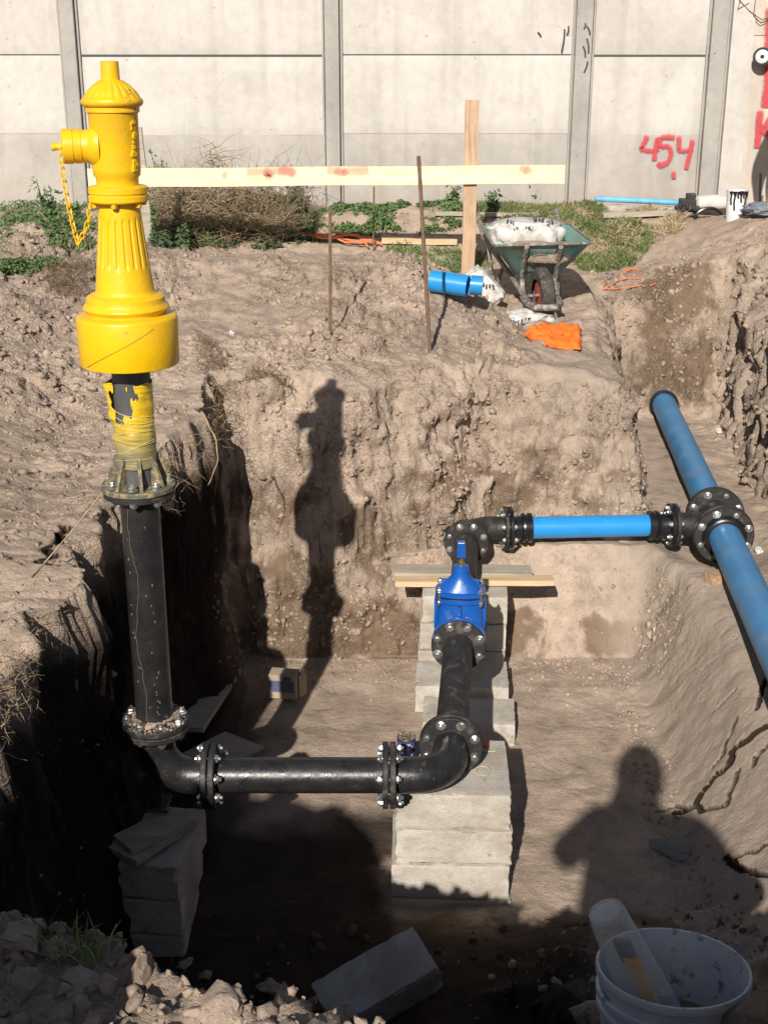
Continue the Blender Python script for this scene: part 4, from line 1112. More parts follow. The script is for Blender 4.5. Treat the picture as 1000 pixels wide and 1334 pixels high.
# string tied to the hydrant foot
st = thing('string', (HX - .1, HY, .27), 'thin pale string stretched from the hydrant foot across the left lip', 'string')
s1 = hit(58, 738); s1.z += .01
s0 = Vector((HX - .108, HY - .02, .305)); sm_ = hit(100, 683) + Vector((0, 0, .02))
mb = MB(); mb.tube([s0, s0.lerp(s1, .5) + Vector((0, 0, -.004)), s1, hit(40, 752)], .0022, 5); part('strand', mb.mesh('s'), M_ROOT, st)

# ------------------------------------------------------------------ concrete blocks
def block_mesh(size, seed, hole=None, jag=.012):
    sx, sy, sz = size; r = np.random.default_rng(seed)
    bm = bmesh.new(); bmesh.ops.create_cube(bm, size=1.0)
    for v in bm.verts: v.co = Vector((v.co.x * sx, v.co.y * sy, v.co.z * sz))
    bmesh.ops.subdivide_edges(bm, edges=bm.edges[:], cuts=15, use_grid_fill=True)
    for v in bm.verts:
        c = v.co; ex = (sx / 2 - abs(c.x), sy / 2 - abs(c.y), sz / 2 - abs(c.z)); e = sorted(ex)
        n_ = float(perlin(c.x * 14 + seed * 5, c.y * 14, c.z * 14)) ; n2 = float(perlin(c.x * 45 + seed * 5, c.y * 45, c.z * 45))
        k = 1 + 0
        if e[1] < .008: s = .002 + .020 * max(0, n2 - .12) + .010 * max(0, n_ - .25); v.co -= Vector((math.copysign(s, c.x) if ex[0] < .008 else 0, math.copysign(s, c.y) if ex[1] < .008 else 0, math.copysign(s, c.z) if ex[2] < .008 else 0)) * .7
        n3_ = float(perlin(c.x * 60 + seed * 5, c.y * 60, c.z * 60)); v.co += Vector((n_, n2, -n_)) * jag * .10 + c.normalized() * n3_ * jag * .22
    me = bpy.data.meshes.new('block'); bm.to_mesh(me); bm.free(); me.shade_smooth(); me.set_sharp_from_angle(angle=math.radians(32))
    return me
def block(c, size, rz, label, group, seed, rx=0, ry=0):
    me = block_mesh(size, seed); q = Quaternion((0, 0, 1), rz) @ Quaternion((1, 0, 0), rx) @ Quaternion((0, 1, 0), ry)
    me.transform(q.to_matrix().to_4x4()); o = bpy.data.objects.new('concrete_block', me); COL.objects.link(o); me.materials.append(M_BLOCK); o.location = c
    tag(o, label, 'concrete block', group); return o
G1 = 'blocks stacked under the near bend'; top = AZ - FR - .004
labs = ['topmost block under the near bend, sunlit', 'second block down under the near bend, sunlit face', 'third block down under the near bend, half in shadow', 'lowest block under the near bend, sunk in the floor']
BH = .137
for k in range(4):
    block((.240 + .006 * math.sin(k * 2), 3.895 - .004 * k, top - BH / 2 - k * (BH + .002)), (.395 + .008 * k, .37, BH), YAW * .3 + .006 * math.sin(k * 5), labs[k], G1, 10 + k)
G2 = 'blocks stacked under the far planks'
labs = ['top block under the planks behind the blue valve, with a round hole', 'middle block of the stack behind the blue valve', 'lowest block of the stack behind the blue valve']
bt2 = -0.826
for k in range(3):
    block((.385 - .006 * k, 5.56 - .006 * k, bt2 - BH / 2 - k * (BH + .002)), (.40 + .006 * k, .26, BH), YAW * .6, labs[k], G2, 20 + k)
mb = MB(); mb.lathe((.262, 5.4235, bt2 - .07), (0, -1, 0), [(0, .022), (.003, .020)], 14)  # dark disc on the block face paints the shade of a hole
hb = part('core_hole_disc', mb.mesh('h'), simple('hole_shade', (.05, .045, .04), .95), None)
hb.parent = [o for o in COL.objects if o.get('label', '').startswith('top block under the planks')][0]; hb.location = -hb.parent.location
block((.355, 5.20, -1.175), (.42, .26, BH), YAW * .5, 'low block on the floor under the black pipe, in front of the far stack', G2, 31)
block((.372, 4.93, -1.215), (.40, .24, BH), YAW * .8, 'pale flat block on the floor nearest the near stack, under the pipe', G2, 32)
G3 = 'blocks stacked under the left bend'
labs = ['top block of the shaded stack under the left bend', 'middle block of the shaded stack under the left bend', 'lowest block of the shaded stack under the left bend']
for k in range(3):
    block((-.735 - .01 * k, 3.60 + .006 * k, -.885 - BH / 2 - k * (BH + .002)), (.20, .34, BH - .004), math.radians(-8 + 4 * k), labs[k], G3, 40 + k)
block((-.02, 3.16, -1.13), (.36, .17, .125), math.radians(28), 'grey slab-like block tipped over on the shaded pit floor', None, 51, rx=.25, ry=-.32)
# ------------------------------------------------------------------ boards
def board(name, a, b, w_, th, mat, label, cat='board', roll=0.0, seed=0, taper=1.0, group=None):
    a = Vector(a); b = Vector(b); d = (b - a).normalized(); L = (b - a).length; s = d.cross(UP).normalized(); u = s.cross(d)
    q = Quaternion(d, roll); s = q @ s; u = q @ u
    n = 14; mb = MB(); vs = []
    r = random.Random(seed)
    for i in range(n + 1):
        t = i / n; k = w_ / 2 * (1 + (taper - 1) * t); wob = .0015 * math.sin(t * 9 + seed)
        e = Vector((0, 0, 0)) if 0 < i < n else d * r.uniform(-.006, .006)
        for sx_, sz_ in ((-1, -1), (1, -1), (1, 1), (-1, 1)): vs.append(a + d * L * t + e + s * sx_ * (k + r.uniform(-.0008, .0008)) + u * (sz_ * th / 2 + wob))
    fs = [(3, 2, 1, 0), (4 * n, 4 * n + 1, 4 * n + 2, 4 * n + 3)]
    for i in range(n):
        for k in range(4): k2 = (k + 1) % 4; fs.append((4 * i + k, 4 * i + k2, 4 * i + 4 + k2, 4 * i + 4 + k))
    mb.add(vs, fs); me = mb.mesh(name, False); c = (a + b) / 2; me.transform(Matrix.Translation(-c))
    o = part(name, me, mat, None, loc=c, bevel=.002); tag(o, label, cat, group); return o
pz = bt2 + .013
board('plank', (.045, 5.70, pz + .010), (.715, 5.69, pz + .010), .12, .018, M_OLDW, 'weathered grey plank lying under the black pipe behind the light plank', seed=2)
board('plank', (.055, 5.56, pz + .010), (.80, 5.575, pz + .010), .075, .026, M_PINE2, 'light pine plank lying across the far block stack behind the valve', seed=3)
board('board_offcut', (-.84, 3.44, -.855), (-.68, 3.66, -.852), .15, .022, M_OLDW, 'lower shaded offcut board on the left block stack', seed=4)
board('board_offcut', (-.84, 3.46, -.831), (-.66, 3.62, -.828), .11, .022, M_OLDW, 'upper shaded offcut board jammed under the left bend foot', seed=5)
bA = atZ(242, 945, -1.10); bB = atZ(300, 872, -1.22)
board('plank', (bA.x, bA.y, -1.12), (bB.x, bB.y, -1.225), .15, .022, M_OLDW, 'long shaded plank leaning on the pit floor behind the vertical pipe', seed=6, taper=.75)
bA = atZ(230, 1010, -1.2); bB = atZ(318, 965, -1.235)
board('plank', bA, bB, .22, .02, M_OLDW, 'wide shaded board on the pit floor behind the left flange joint', seed=7)
# profile board with stakes
yb = 9.25
pb = thing('profile_board', (0, yb, .75), 'long pale yellow pine board nailed level to wooden stakes', 'board')
def plank_into(parent, name, a, b, w_, th, mat, seed):
    o = board(name, a, b, w_, th, mat, None, None, seed=seed); o.parent = parent; o.location = o.location - wloc(parent); 
    for k in ('category', 'label'):
        if k in o: del o[k]
    return o
lft = atF(115, 232, yb); rgt = atF(735, 227, yb)
def vboard(parent, name, a, b, w_, th, mat):
    a = Vector(a); b = Vector(b); mb = MB(); n = 16; d = (b - a)
    side = Vector((d.z, 0, -d.x)).normalized() if abs(d.z) > abs(d.x) else Vector((-d.z, 0, d.x)).normalized()
    vs = []
    for i in range(n + 1):
        p = a + d * i / n + side * .002 * math.sin(i)
        for sx_, sy_ in ((-1, -1), (1, -1), (1, 1), (-1, 1)): vs.append(p + side * w_ / 2 * sx_ + Vector((0, th / 2 * sy_, 0)))
    fs = [(0, 1, 2, 3), (4 * n + 3, 4 * n + 2, 4 * n + 1, 4 * n)]
    for i in range(n):
        for k in range(4): k2 = (k + 1) % 4; fs.append((4 * i + k, 4 * i + k2, 4 * i + 4 + k2, 4 * i + 4 + k))
    mb.add(vs, fs); return part(name, mb.mesh(name, False), mat, parent, bevel=.002)
vboard(pb, 'rail', lft, rgt, .128, .024, M_PINE)
pt = atF(615, 130, yb + .03); g = hit(609, 357)
vboard(pb, 'stake', (pt.x, yb + .032, pt.z), (g.x - .0, yb + .032, hz(g.x, yb) - .1), .094, .03, M_POSTW)
pt = atF(178, 166, yb + .03); pt2 = atF(191, 300, yb + .03)
vboard(pb, 'stake', (pt.x, yb + .032, pt.z), (pt2.x + .03, yb + .032, -.05), .075, .03, M_OLDW)
# faint red spray marks along the top edge of the board
rp = [[wp(320, 222, yb), wp(340, 224, yb), wp(372, 222, yb), wp(386, 226, yb)], [wp(425, 221, yb), wp(445, 223, yb), wp(480, 221, yb)], [wp(343, 221, yb), wp(352, 226, yb), wp(345, 230, yb)], [wp(290, 226, yb), wp(296, 229, yb)], [wp(362, 220, yb), wp(376, 223, yb), wp(383, 226, yb)], [wp(435, 221, yb), wp(447, 224, yb), wp(452, 221, yb)], [wp(676, 217, yb), wp(684, 221, yb), wp(690, 218, yb)]]
m_sp2 = M_SPRAY.copy(); m_sp2.name = 'faint_red_spray'; [setattr(n_.color_ramp.elements[1], 'color', (.26, .26, .26, 1)) for n_ in m_sp2.node_tree.nodes if n_.type == 'VALTORGB']
part('red_mark', ribbon(rp, .085, yb - .016), m_sp2, pb, label='blotches of red marking paint')
# rebars
def rebar(p_top, p_bot, F_, label, r=.008):
    base = hit(*p_bot); t = atF(p_top[0], p_top[1], base.y + .02); mb = MB(); n = 24; b0 = base - (t - base).normalized() * .12
    mb.tube([b0.lerp(t, i / n) for i in range(n + 1)], [r * (1.0 if i % 2 else .86) for i in range(n + 1)], 8)
    me = mb.mesh('rebar'); me.transform(Matrix.Translation(-base)); o = part('rebar_stake', me, M_RUST, None, loc=base); tag(o, label, 'steel rod', 'steel rods driven into the mound')
rebar((545, 203), (560, 462), 0, 'tallest leaning steel rod standing in the mound before the post', .0105)
rebar((430, 268), (430, 438), 0, 'shorter upright steel rod in the cloddy mound, left of the tall rod', .0085)
rebar((487, 243), (486, 330), 0, 'thin rusty rod beside the orange rope', .007)

# ------------------------------------------------------------------ wheelbarrow
wb = hit(705, 417)
barrow = thing('wheelbarrow', (wb.x, wb.y, wb.z), 'battered green wheelbarrow caked in mortar, loaded with a cement bag', 'wheelbarrow')
byaw = math.radians(-90 + 1)       # nose direction
bq = Quaternion((0, 0, 1), byaw)
def bw(x, y, z): return Vector(wb) + bq @ Vector((x - .16, y, z))
# tray
def tray_ring(z, x0, x1, w0, w1): return [bw(x0, -w0, z), bw(x1, -w1, z), bw(x1, w1, z), bw(x0, w0, z)]
prof = [(.235, -.62, -.12, .13, .15), (.30, -.70, -.04, .20, .19), (.455, -.86, .10, .29, .30), (.462, -.875, .115, .305, .312), (.455, -.86, .10, .285, .295), (.30, -.69, -.05, .195, .185), (.242, -.61, -.13, .125, .145)]
vs = []; fs = []
def rr_ring(z, x0, x1, w0, w1, n=10, rad=.07):
    pts = []; corners = [(x0, -w0), (x1, -w1), (x1, w1), (x0, w0)]
    for i in range(4):
        c = Vector(corners[i]); p = Vector(corners[i - 1]); q = Vector(corners[(i + 1) % 4]); a = c + (p - c).normalized() * rad; b = c + (q - c).normalized() * rad
        for k in range(5):
            t = k / 4; pts.append((a * (1 - t) ** 2 + c * 2 * t * (1 - t) + b * t * t))
    return [bw(p.x, p.y, z + .010 * math.sin(p.x * 9 + p.y * 7) * (z > .4)) for p in pts]
R_ = [rr_ring(*p) for p in prof]; m = len(R_[0])
for r_ in R_: vs += r_
for i in range(len(R_) - 1):
    for k in range(m): k2 = (k + 1) % m; fs.append((i * m + k, i * m + k2, (i + 1) * m + k2, (i + 1) * m + k))
fs.append(tuple(range(m))); fs.append(tuple(range((len(R_) - 1) * m, len(R_) * m)))
mb = MB(); mb.add(vs, fs); part('tray', mb.mesh('tray', True, 30), M_GREEN, barrow)
mb = MB(); mb.tube([p + UP * .004 for p in rr_ring(.460, -.872, .112, .302, .309)] + [rr_ring(.460, -.872, .112, .302, .309)[0] + UP * .004], .009, 8); part('rim', mb.mesh('rim'), M_FRAME, barrow)
# maker's plate with oval emblem
fq = []
def onfront(y, t, off): x = -.12 + (.10 + .12) * ((t - .235) / (.455 - .235)); return bw(x + off, y, t)
mb = MB(); mb.add([onfront(-.085, .265, .012), onfront(.085, .265, .012), onfront(.085, .425, .012), onfront(-.085, .425, .012), onfront(-.085, .265, -.01), onfront(.085, .265, -.01), onfront(.085, .425, -.01), onfront(-.085, .425, -.01)], [(0, 1, 2, 3), (7, 6, 5, 4), (0, 4, 5, 1), (1, 5, 6, 2), (2, 6, 7, 3), (3, 7, 4, 0)])
part('front_plate', mb.mesh('p', False), simple('worn_teal', (.05, .23, .21), .5, dirt=(.36, .33, .28), dirt_lo=.46, dirt_hi=.6), barrow, bevel=.002)
mb = MB(); ring = []
for k in range(25): a = 2 * PI * k / 24; ring.append(onfront(.062 * math.cos(a), .365 + .026 * math.sin(a), .016))
c_ = onfront(0, .365, .018); mb.add([c_] + ring[:24], [(0, 1 + k, 1 + (k + 1) % 24) for k in range(24)]); part('oval_emblem', mb.mesh('p', False), simple('worn_emblem', (.42, .38, .34), .7), barrow)
mb = MB(); mb.tube(ring, .003, 5); part('emblem_rim', mb.mesh('p'), M_FRAME, barrow)
# frame straps
for s_ in (-1, 1):
    mb = MB(); mb.tube([bw(.125, s_ * .105, .45), bw(.02, s_ * .108, .34), bw(-.06, s_ * .105, .22), bw(.03, s_ * .10, .11), bw(.20, s_ * .095, .115)], .016, 8); part('brace', mb.mesh('b'), M_FRAME, barrow)
    mb = MB(); mb.tube([bw(.30, s_ * .07, .10), bw(.10, s_ * .10, .13), bw(-.35, s_ * .16, .22), bw(-.95, s_ * .27, .36), bw(-1.35, s_ * .29, .50)], .017, 10); part('handle', mb.mesh('b'), M_FRAME, barrow)
    mb = MB(); mb.tube([bw(-.48, s_ * .18, .24), bw(-.55, s_ * .21, .10), bw(-.58, s_ * .22, .0), bw(-.75, s_ * .22, .0), bw(-.82, s_ * .25, .33)], .014, 8); part('leg', mb.mesh('b'), M_FRAME, barrow)
    mb = MB(); mb.tube([bw(.285, s_ * .055, .10), bw(.285, s_ * .075, .03), bw(.285, s_ * .10, .0)], .009, 6); part('stop', mb.mesh('b'), M_FRAME, barrow)
mb = MB(); mb.tube([bw(.08, -.11, .12), bw(.22, -.105, .115), bw(.315, -.06, .11), bw(.33, 0, .108), bw(.315, .06, .11), bw(.22, .105, .115), bw(.08, .11, .12)], .020, 10); part('nose_hoop', mb.mesh('h'), M_FRAME, barrow)
# wheel
wc = bw(.14, 0, .155); wax = (bq @ Quaternion((0, 0, 1), math.radians(10))) @ Vector((0, 1, .06)); wax.normalize()
wh = part('wheel', (lambda m_: m_)(MB().lathe(wc - wax * .02, wax, [(0, .02), (0, .095), (.004, .10), (.036, .10), (.04, .095), (.04, .02)], 28).mesh('w')), M_RED, barrow)
prt = [(-.038, .100), (-.044, .125), (-.040, .150), (-.024, .164), (0, .168), (.024, .164), (.040, .150), (.044, .125), (.038, .100)]
mb = MB(); mb.lathe(wc, wax, prt, 60, lambda t, a: (.005 if (int((a * 20 / PI) + (t > 0)) % 2 and abs(t) < .035) else 0), caps=False); tp = part('tyre', mb.mesh('t', True, 30), M_TYRE, wh)
mb = MB(); mb.tube([wc - wax * .095, wc + wax * .095], .010, 8); part('axle', mb.mesh('t'), M_FRAME, wh)

def blob(name, c, size, rz, mat, label, cat, seed, e=.3, freq=2.2, sub=4, crumple=.08, parent=None):
    bm = bmesh.new(); bmesh.ops.create_icosphere(bm, subdivisions=sub, radius=1.0)
    for v in bm.verts:
        p = v.co.normalized(); k = [math.copysign(abs(x) ** (1 - e), x) for x in p]; m_ = max(abs(x) for x in p)
        q = Vector(k); n_ = float(fbm(p.x * freq + seed, p.y * freq, p.z * freq, 3)); rd = 1 - abs(float(perlin(p.x * freq * 1.7 + seed, p.y * freq * 1.7, p.z * freq * 1.7 + 5))) * 2
        q = q * (1 + crumple * n_ + crumple * .7 * rd); v.co = Vector((q.x * size[0] / 2, q.y * size[1] / 2, q.z * size[2] / 2))
    me = bpy.data.meshes.new(name); bm.to_mesh(me); bm.free(); me.shade_smooth(); me.transform(Matrix.Rotation(rz, 4, 'Z'))
    o = part(name, me, mat, None, loc=Vector(c)); tag(o, label, cat); return o
bg_c = bw(-.34, -.05, .47)
cb = blob('cement_bag', bg_c, (.44, .32, .17), math.radians(-8), M_WHITE, 'crumpled white paper cement bag with dark print lying in the wheelbarrow', 'bag', 3.0, e=.5, freq=2.6, crumple=.14)
def print_marks(o, pts, F_):
    mb = MB()
    for (x, y, w_, h) in pts: pass
fill = blob('mortar_heap', bw(-.36, 0, .37), (.46, .80, .16), math.radians(9), M_CLOD, 'dry sandy mix filling the wheelbarrow tray around the bag', 'sand', 9.0, e=.3, crumple=.05); fill['kind'] = 'stuff'
del fill['category']
# print on the bags : dark patches laid on the paper surface
from mathutils.bvhtree import BVHTree
M_PRINT = simple('dark_bag_print', (.045, .05, .075), .7, var=.3)
def decal(o, quads, name='printed_mark', mat=None, lab=None):
    dg = bpy.context.evaluated_depsgraph_get(); vs = [o.location + v.co for v in o.data.vertices]; bvh = BVHTree.FromPolygons(vs, [p.vertices[:] for p in o.data.polygons])
    org = Vector((0, 0, CAMZ)); mb = MB()
    for quad in quads:
        g = 4; P = []
        for j in range(g + 1):
            for i in range(g + 1):
                u, v = i / g, j / g; x = (quad[0][0] * (1 - u) + quad[1][0] * u) * (1 - v) + (quad[3][0] * (1 - u) + quad[2][0] * u) * v
                y = (quad[0][1] * (1 - u) + quad[1][1] * u) * (1 - v) + (quad[3][1] * (1 - u) + quad[2][1] * u) * v
                h, n_, _, _ = bvh.ray_cast(org, Vector(ray(x, y)).normalized())
                P.append(h + n_ * .004 if h is not None else None)
        b = {}
        for j in range(g):
            for i in range(g):
                q = [j * (g + 1) + i, j * (g + 1) + i + 1, (j + 1) * (g + 1) + i + 1, (j + 1) * (g + 1) + i]
                if all(P[k] is not None for k in q) and (P[q[0]] - P[q[2]]).length < .12: mb.add([P[k] for k in q], [(0, 1, 2, 3)])
    if mb.v: part(name, mb.mesh(name), mat or M_PRINT, o, label=lab)
def marks(cx, cy, n, seed, w_=2.2, h_=5):
    r = random.Random(seed); out = []
    x = cx
    for k in range(n):
        ww = r.uniform(.6, 1.3) * w_; hh = h_ * r.uniform(.8, 1.1); sk = .8
        sk = r.uniform(-1.2, 1.6); dy = r.uniform(-1.6, 1.6); hh *= r.uniform(.5, 1); out.append([(x, cy + dy), (x + ww, cy - .3 + dy), (x + ww + sk, cy + hh + dy), (x + sk, cy + hh + dy)]); x += ww + r.uniform(.8, 1.6)
    return out
for a_ in (marks(694, 285, 4, 1, 2.6, 7), marks(660, 288, 3, 2, 2.0, 5), marks(712, 288, 3, 3, 2, 8), marks(684, 297, 3, 4, 2.5, 4), marks(668, 296, 3, 5, 1.6, 4)):
    for q_ in a_: decal(cb, [q_])
# loose bags and cloth in front
p = hit(634, 390); Fy = p.y - .02; q1 = atF(618, 359, Fy + .06); q2 = atF(644, 387, Fy)
bag2 = blob('paper_sack', (q1 + q2) / 2, (.27, .10, .13), 0, M_WHITE, 'white printed paper sack leaning on the blue pipe offcut', 'bag', 5.5, e=.6, crumple=.12)
bag2.data.transform(Vector((1, 0, 0)).rotation_difference(q2 - q1).to_matrix().to_4x4())
for q_ in marks(628, 370, 4, 6, 2.6, 9): decal(bag2, [q_])
p = hit(686, 420); bag3 = blob('paper_sack', p + UP * .02, (.32, .20, .11), math.radians(15), M_WHITE, 'crumpled white and blue sack lying beside the orange cloth', 'bag', 7.7, e=.2, freq=3, crumple=.22)
for q_ in marks(668, 418, 4, 7, 2.6, 8) + marks(684, 414, 3, 8, 2, 5): decal(bag3, [q_])
# orange cloth : folded sheet over the ground
n1, n2 = 60, 40; V = []; F = []
ox = [(668, 440), (690, 428), (702, 431), (722, 425), (752, 428), (757, 438), (752, 456), (728, 457), (708, 456), (694, 450)]
cc = hit(717, 441)
for j in range(n2 + 1):
    for i in range(n1 + 1):
        u = i / n1; v = j / n2; x = 690 + 66 * u - 22 * max(0, (.35 - u)) ** 1 * (1 - abs(v - .5) * 1.2); y = 427 + 30 * v - (3 if .2 < u < .4 else 0) * (1 - v)
        if u < .35: y = 441 + (y - 441) * (.25 + .75 * u / .35)
        base = atZ(x, y, cc.z); zz = hz(base.x, base.y)
        f_ = .014 + .022 * (1 - abs(float(perlin(u * 3 + v * 2.5, v * 6, 3.3)))) * 1.0 + .030 * float(fbm(u * 4 + v, v * 9, 1.0, 4)) + .012 * math.sin(v * PI)
        e = min(u, 1 - u, v, 1 - v) * 10; f_ *= min(1, .25 + e)
        V.append((base.x + .012 * float(perlin(v * 6, u * 3, 9)), base.y + .02 * float(perlin(u * 6, v * 3, 5)), max(zz, cc.z - .03) + f_))
for j in range(n2):
    for i in range(n1): a = j * (n1 + 1) + i; F.append((a, a + 1, a + n1 + 2, a + n1 + 1))
me = bpy.data.meshes.new('cloth'); me.from_pydata(V, [], F); me.shade_smooth(); me.transform(Matrix.Translation(-cc))
o = part('orange_cloth', me, M_ORANGE, None, loc=cc, solid=.006); tag(o, 'crumpled bright orange cloth lying in front of the wheelbarrow wheel', 'cloth')
# blue pipe offcut
a = atZ(560, 372, .0); ga = hit(568, 384); gb = hit(605, 386)
p0 = Vector((ga.x - .03, ga.y + .02, max(hz(ga.x, ga.y), ga.z) + .075)); p1 = Vector((gb.x, ga.y - .04, p0.z - .02)); 
po = thing('pipe_offcut', (p0 + p1) / 2, 'short offcut of blue plastic pipe lying beside the timber stake', 'pipe offcut')
mb = MB(); d_ = (p1 - p0).normalized(); L_ = (p1 - p0).length
mb.lathe(p0, d_, [(L_, .060), (0, .060), (0, .055), (L_, .055), ], 28, caps=False); n = 28
for i in range(n): mb.f.append((i, 3 * n + i, 3 * n + (i + 1) % n, (i + 1) % n))
part('tube', mb.mesh('t'), M_BLUE, po)
p2 = hit(590, 381)
po2 = thing('pipe_offcut', p2, 'smaller piece of blue pipe half hidden under the white sack', 'pipe offcut')
mb = MB(); a_ = Vector((p1.x + .02, p1.y + .10, p1.z - .01)); mb.lathe(a_, Vector((1, -.1, -.05)), [(0, .05), (0, .055), (.07, .055), (.07, .05)], 24); part('tube', mb.mesh('t'), M_BLUE, po2)

# orange rope tangle and right-hand orange cord
def rope(name, strands, r, label, seed, jit=.02, up=.008):
    rr = random.Random(seed); mb = MB(); c = hit(*strands[0][0])
    for st_ in strands:
        P = []
        W = [hit(*p) for p in st_]
        for a, b in zip(W[:-1], W[1:]):
            k = max(2, int((b - a).length / .03))
            for i in range(k):
                q = a.lerp(b, i / k); q = q + Vector((rr.uniform(-jit, jit), rr.uniform(-jit, jit), 0)) * .5; q.z = hz(q.x, q.y) + up + rr.uniform(0, jit * .8); P.append(q)
        P.append(W[-1] + UP * up); 
        for _ in range(2): P = [P[0]] + [(P[i - 1] + P[i] * 2 + P[i + 1]) / 4 for i in range(1, len(P) - 1)] + [P[-1]]
        mb.tube(P, r, 6)
    me = mb.mesh(name); me.transform(Matrix.Translation(-c)); o = part(name, me, M_OROPE, None, loc=c); tag(o, label, 'rope'); return o
rope('orange_rope', [[(389, 307), (396, 318), (420, 316), (455, 318), (480, 322), (497, 325)], [(391, 306), (405, 313), (440, 320), (470, 326), (490, 320)], [(395, 318), (430, 313), (465, 315), (480, 328)], [(462, 314), (474, 324), (488, 327), (470, 318), (484, 316)], [(398, 314), (450, 322), (492, 324)]], .008, 'tangled orange rope lying along the edge of the weeds', 3, .05, .035)
rope('orange_rope', [[(785, 378), (800, 364), (815, 356), (833, 351)], [(786, 379), (810, 368), (836, 364)], [(785, 381), (815, 378), (845, 376), (853, 371)], [(808, 360), (830, 353)]], .005, 'faded orange cord looped on the bare soil right of the wheelbarrow', 5, .03, .01)

# boards and pipes lying by the wall
def lay(name, a, b, w_, th, mat, label, seed, up=.02):
    A_ = hit(*a); B_ = hit(*b); B_.y = A_.y + (B_.y - A_.y) * .3
    board(name, A_ + UP * up, Vector((B_.x, B_.y, hz(B_.x, B_.y) + up)), w_, th, mat, label, seed=seed)
lay('plank', (497, 318), (594, 315), .07, .045, M_PINE2, 'pale batten lying in the weeds left of the timber stake', 12, .03)
lay('plank', (566, 284), (700, 281), .06, .03, M_OLDW, 'grey batten lying in the weeds behind the wheelbarrow', 13, .035)
lay('plank', (785, 287), (890, 286), .07, .04, M_OLDW, 'long grey batten lying near the wall below the pale blue pipe', 14, .04)
M_LBLUE = simple('faded_blue_pipe', (.14, .42, .62), .5)
def lowpipe(a, b, r, label):
    A_ = atF(a[0], a[1], 10.62); B_ = atF(b[0], b[1], 10.60); t = thing('thin_pipe', A_, label, 'pipe'); part('tube', pipe_mesh(A_, B_, r, 16), M_LBLUE, t); return t
lowpipe((775, 259), (884, 264), .022, 'pale blue thin pipe lying along the wall foot under the number')
lowpipe((898, 264), (930, 267), .024, 'short pale blue pipe at the wall foot beside the paint bucket')
for k, (x, y) in enumerate(((800, 262), (865, 265))):
    p = atF(x, y + 3, 10.6); block((p.x, 10.60, p.z - .07), (.16, .12, .12), .2, ['grey block propping the left end of the pale blue pipe', 'grey block propping the right end of the pale blue pipe'][k], None, 60 + k)
# small machine: engine, white tank and hoop
mc = hit(905, 284); mch = thing('small_machine', mc, 'small machine with black engine and white tank lying by the wall foot', 'machine')
zc = mc.z
mb = MB(); mb.loft([(mc + Vector((.02 + x, .05, .12)), ry, rz_, 2.6) for x, ry, rz_ in ((-.02, .03, .03), (0, .06, .05), (.15, .075, .06), (.26, .06, .05), (.29, .02, .02))], 20, (0, 1, 0), (0, 0, 1)); part('tank', mb.mesh('t'), simple('white_tank', (.62, .6, .55), .5, dirt=DUST), mch)
mb = MB(); rr = random.Random(2)
mb.box(mc + Vector((-.07, .02, .09)), (.12, .12, .12)); mb.box(mc + Vector((-.13, -.02, .06)), (.08, .10, .07)); mb.box(mc + Vector((-.05, .0, .17)), (.07, .07, .05))
for k in range(6): mb.lathe(mc + Vector((-.15 + k * .03, -.05, .05 + .05 * rr.random())), (rr.uniform(-1, 1), -1, .2), [(0, .024), (.03, .022)], 10)
part('engine', mb.mesh('e', False), simple('dark_engine', (.03, .028, .028), .6, dirt=DUST, dirt_lo=.6), mch, bevel=.006)
mb = MB(); mb.tube([mc + Vector((.09 + .11 * math.cos(a), -.07, .0 + .085 * math.sin(a))) for a in [PI * i / 14 for i in range(15)]], .014, 8); part('guard_hoop', mb.mesh('h'), M_RUBBER, mch)
# white bucket with black drips near wall
bc = hit(957, 284); pbk = thing('paint_bucket', bc, 'white paint bucket with black drips standing by the cream wall', 'bucket')
mb = MB(); mb.lathe(bc - UP * .03, UP, [(0, .062), (.0, .068), (.225, .080), (.228, .083), (.235, .083), (.235, .078), (.02, .062)], 32); part('pail', mb.mesh('p'), simple('white_pail', (.72, .72, .72), .5), pbk)
mb = MB(); mb.lathe(bc + UP * .17, UP, [(0, .074), (.004, .073)], 28); part('paint_fill', mb.mesh('p'), M_RUBBER, pbk)
for k, (a, L) in enumerate(((-2.05, .14), (-1.75, .05), (-1.45, .08), (-1.2, .05), (-.95, .17), (-2.4, .10), (-1.55, .03))):
    mb = MB(); mb.tube([bc + Vector(((.0815 - (s / 8) * L * .055) * math.cos(a + .03 * math.sin(s)), (.0815 - (s / 8) * L * .055) * math.sin(a + .03 * math.sin(s)), .203 - L * s / 8)) for s in range(9)], [.014 if s < 2 else .007 for s in range(9)], 6); part('drip', mb.mesh('d'), M_RUBBER, pbk)
gb_ = hit(996, 278)
blob('grey_sheet', gb_ + UP * .03, (.30, .22, .09), .15, simple('grey_tarp', (.16, .19, .23), .6, dirt=DUST), 'crumpled blue grey sheet lying on the soil at the right edge by the wall', 'sheet', 8.1, e=.1, freq=3, crumple=.25)
rd = hit(990, 274); mb = MB(); mb.tube([rd - UP * .1, atF(990, 226, rd.y + .03)], .009, 8); me = mb.mesh('rod'); me.transform(Matrix.Translation(-rd)); o = part('steel_rod', me, M_RUBBER, None, loc=rd); tag(o, 'thin dark upright rod in the shadow on the cream wall', 'steel rod')
st_ = thing('wooden_stake', hit(1002, 280), 'brown wooden stake at the right edge before the cream wall', 'stake'); c_ = wloc(st_)
mb = MB(); mb.box(c_ + Vector((0, 0, .12)), (.06, .04, .4)); part('shaft', mb.mesh('s', False), M_POSTW, st_, bevel=.003)

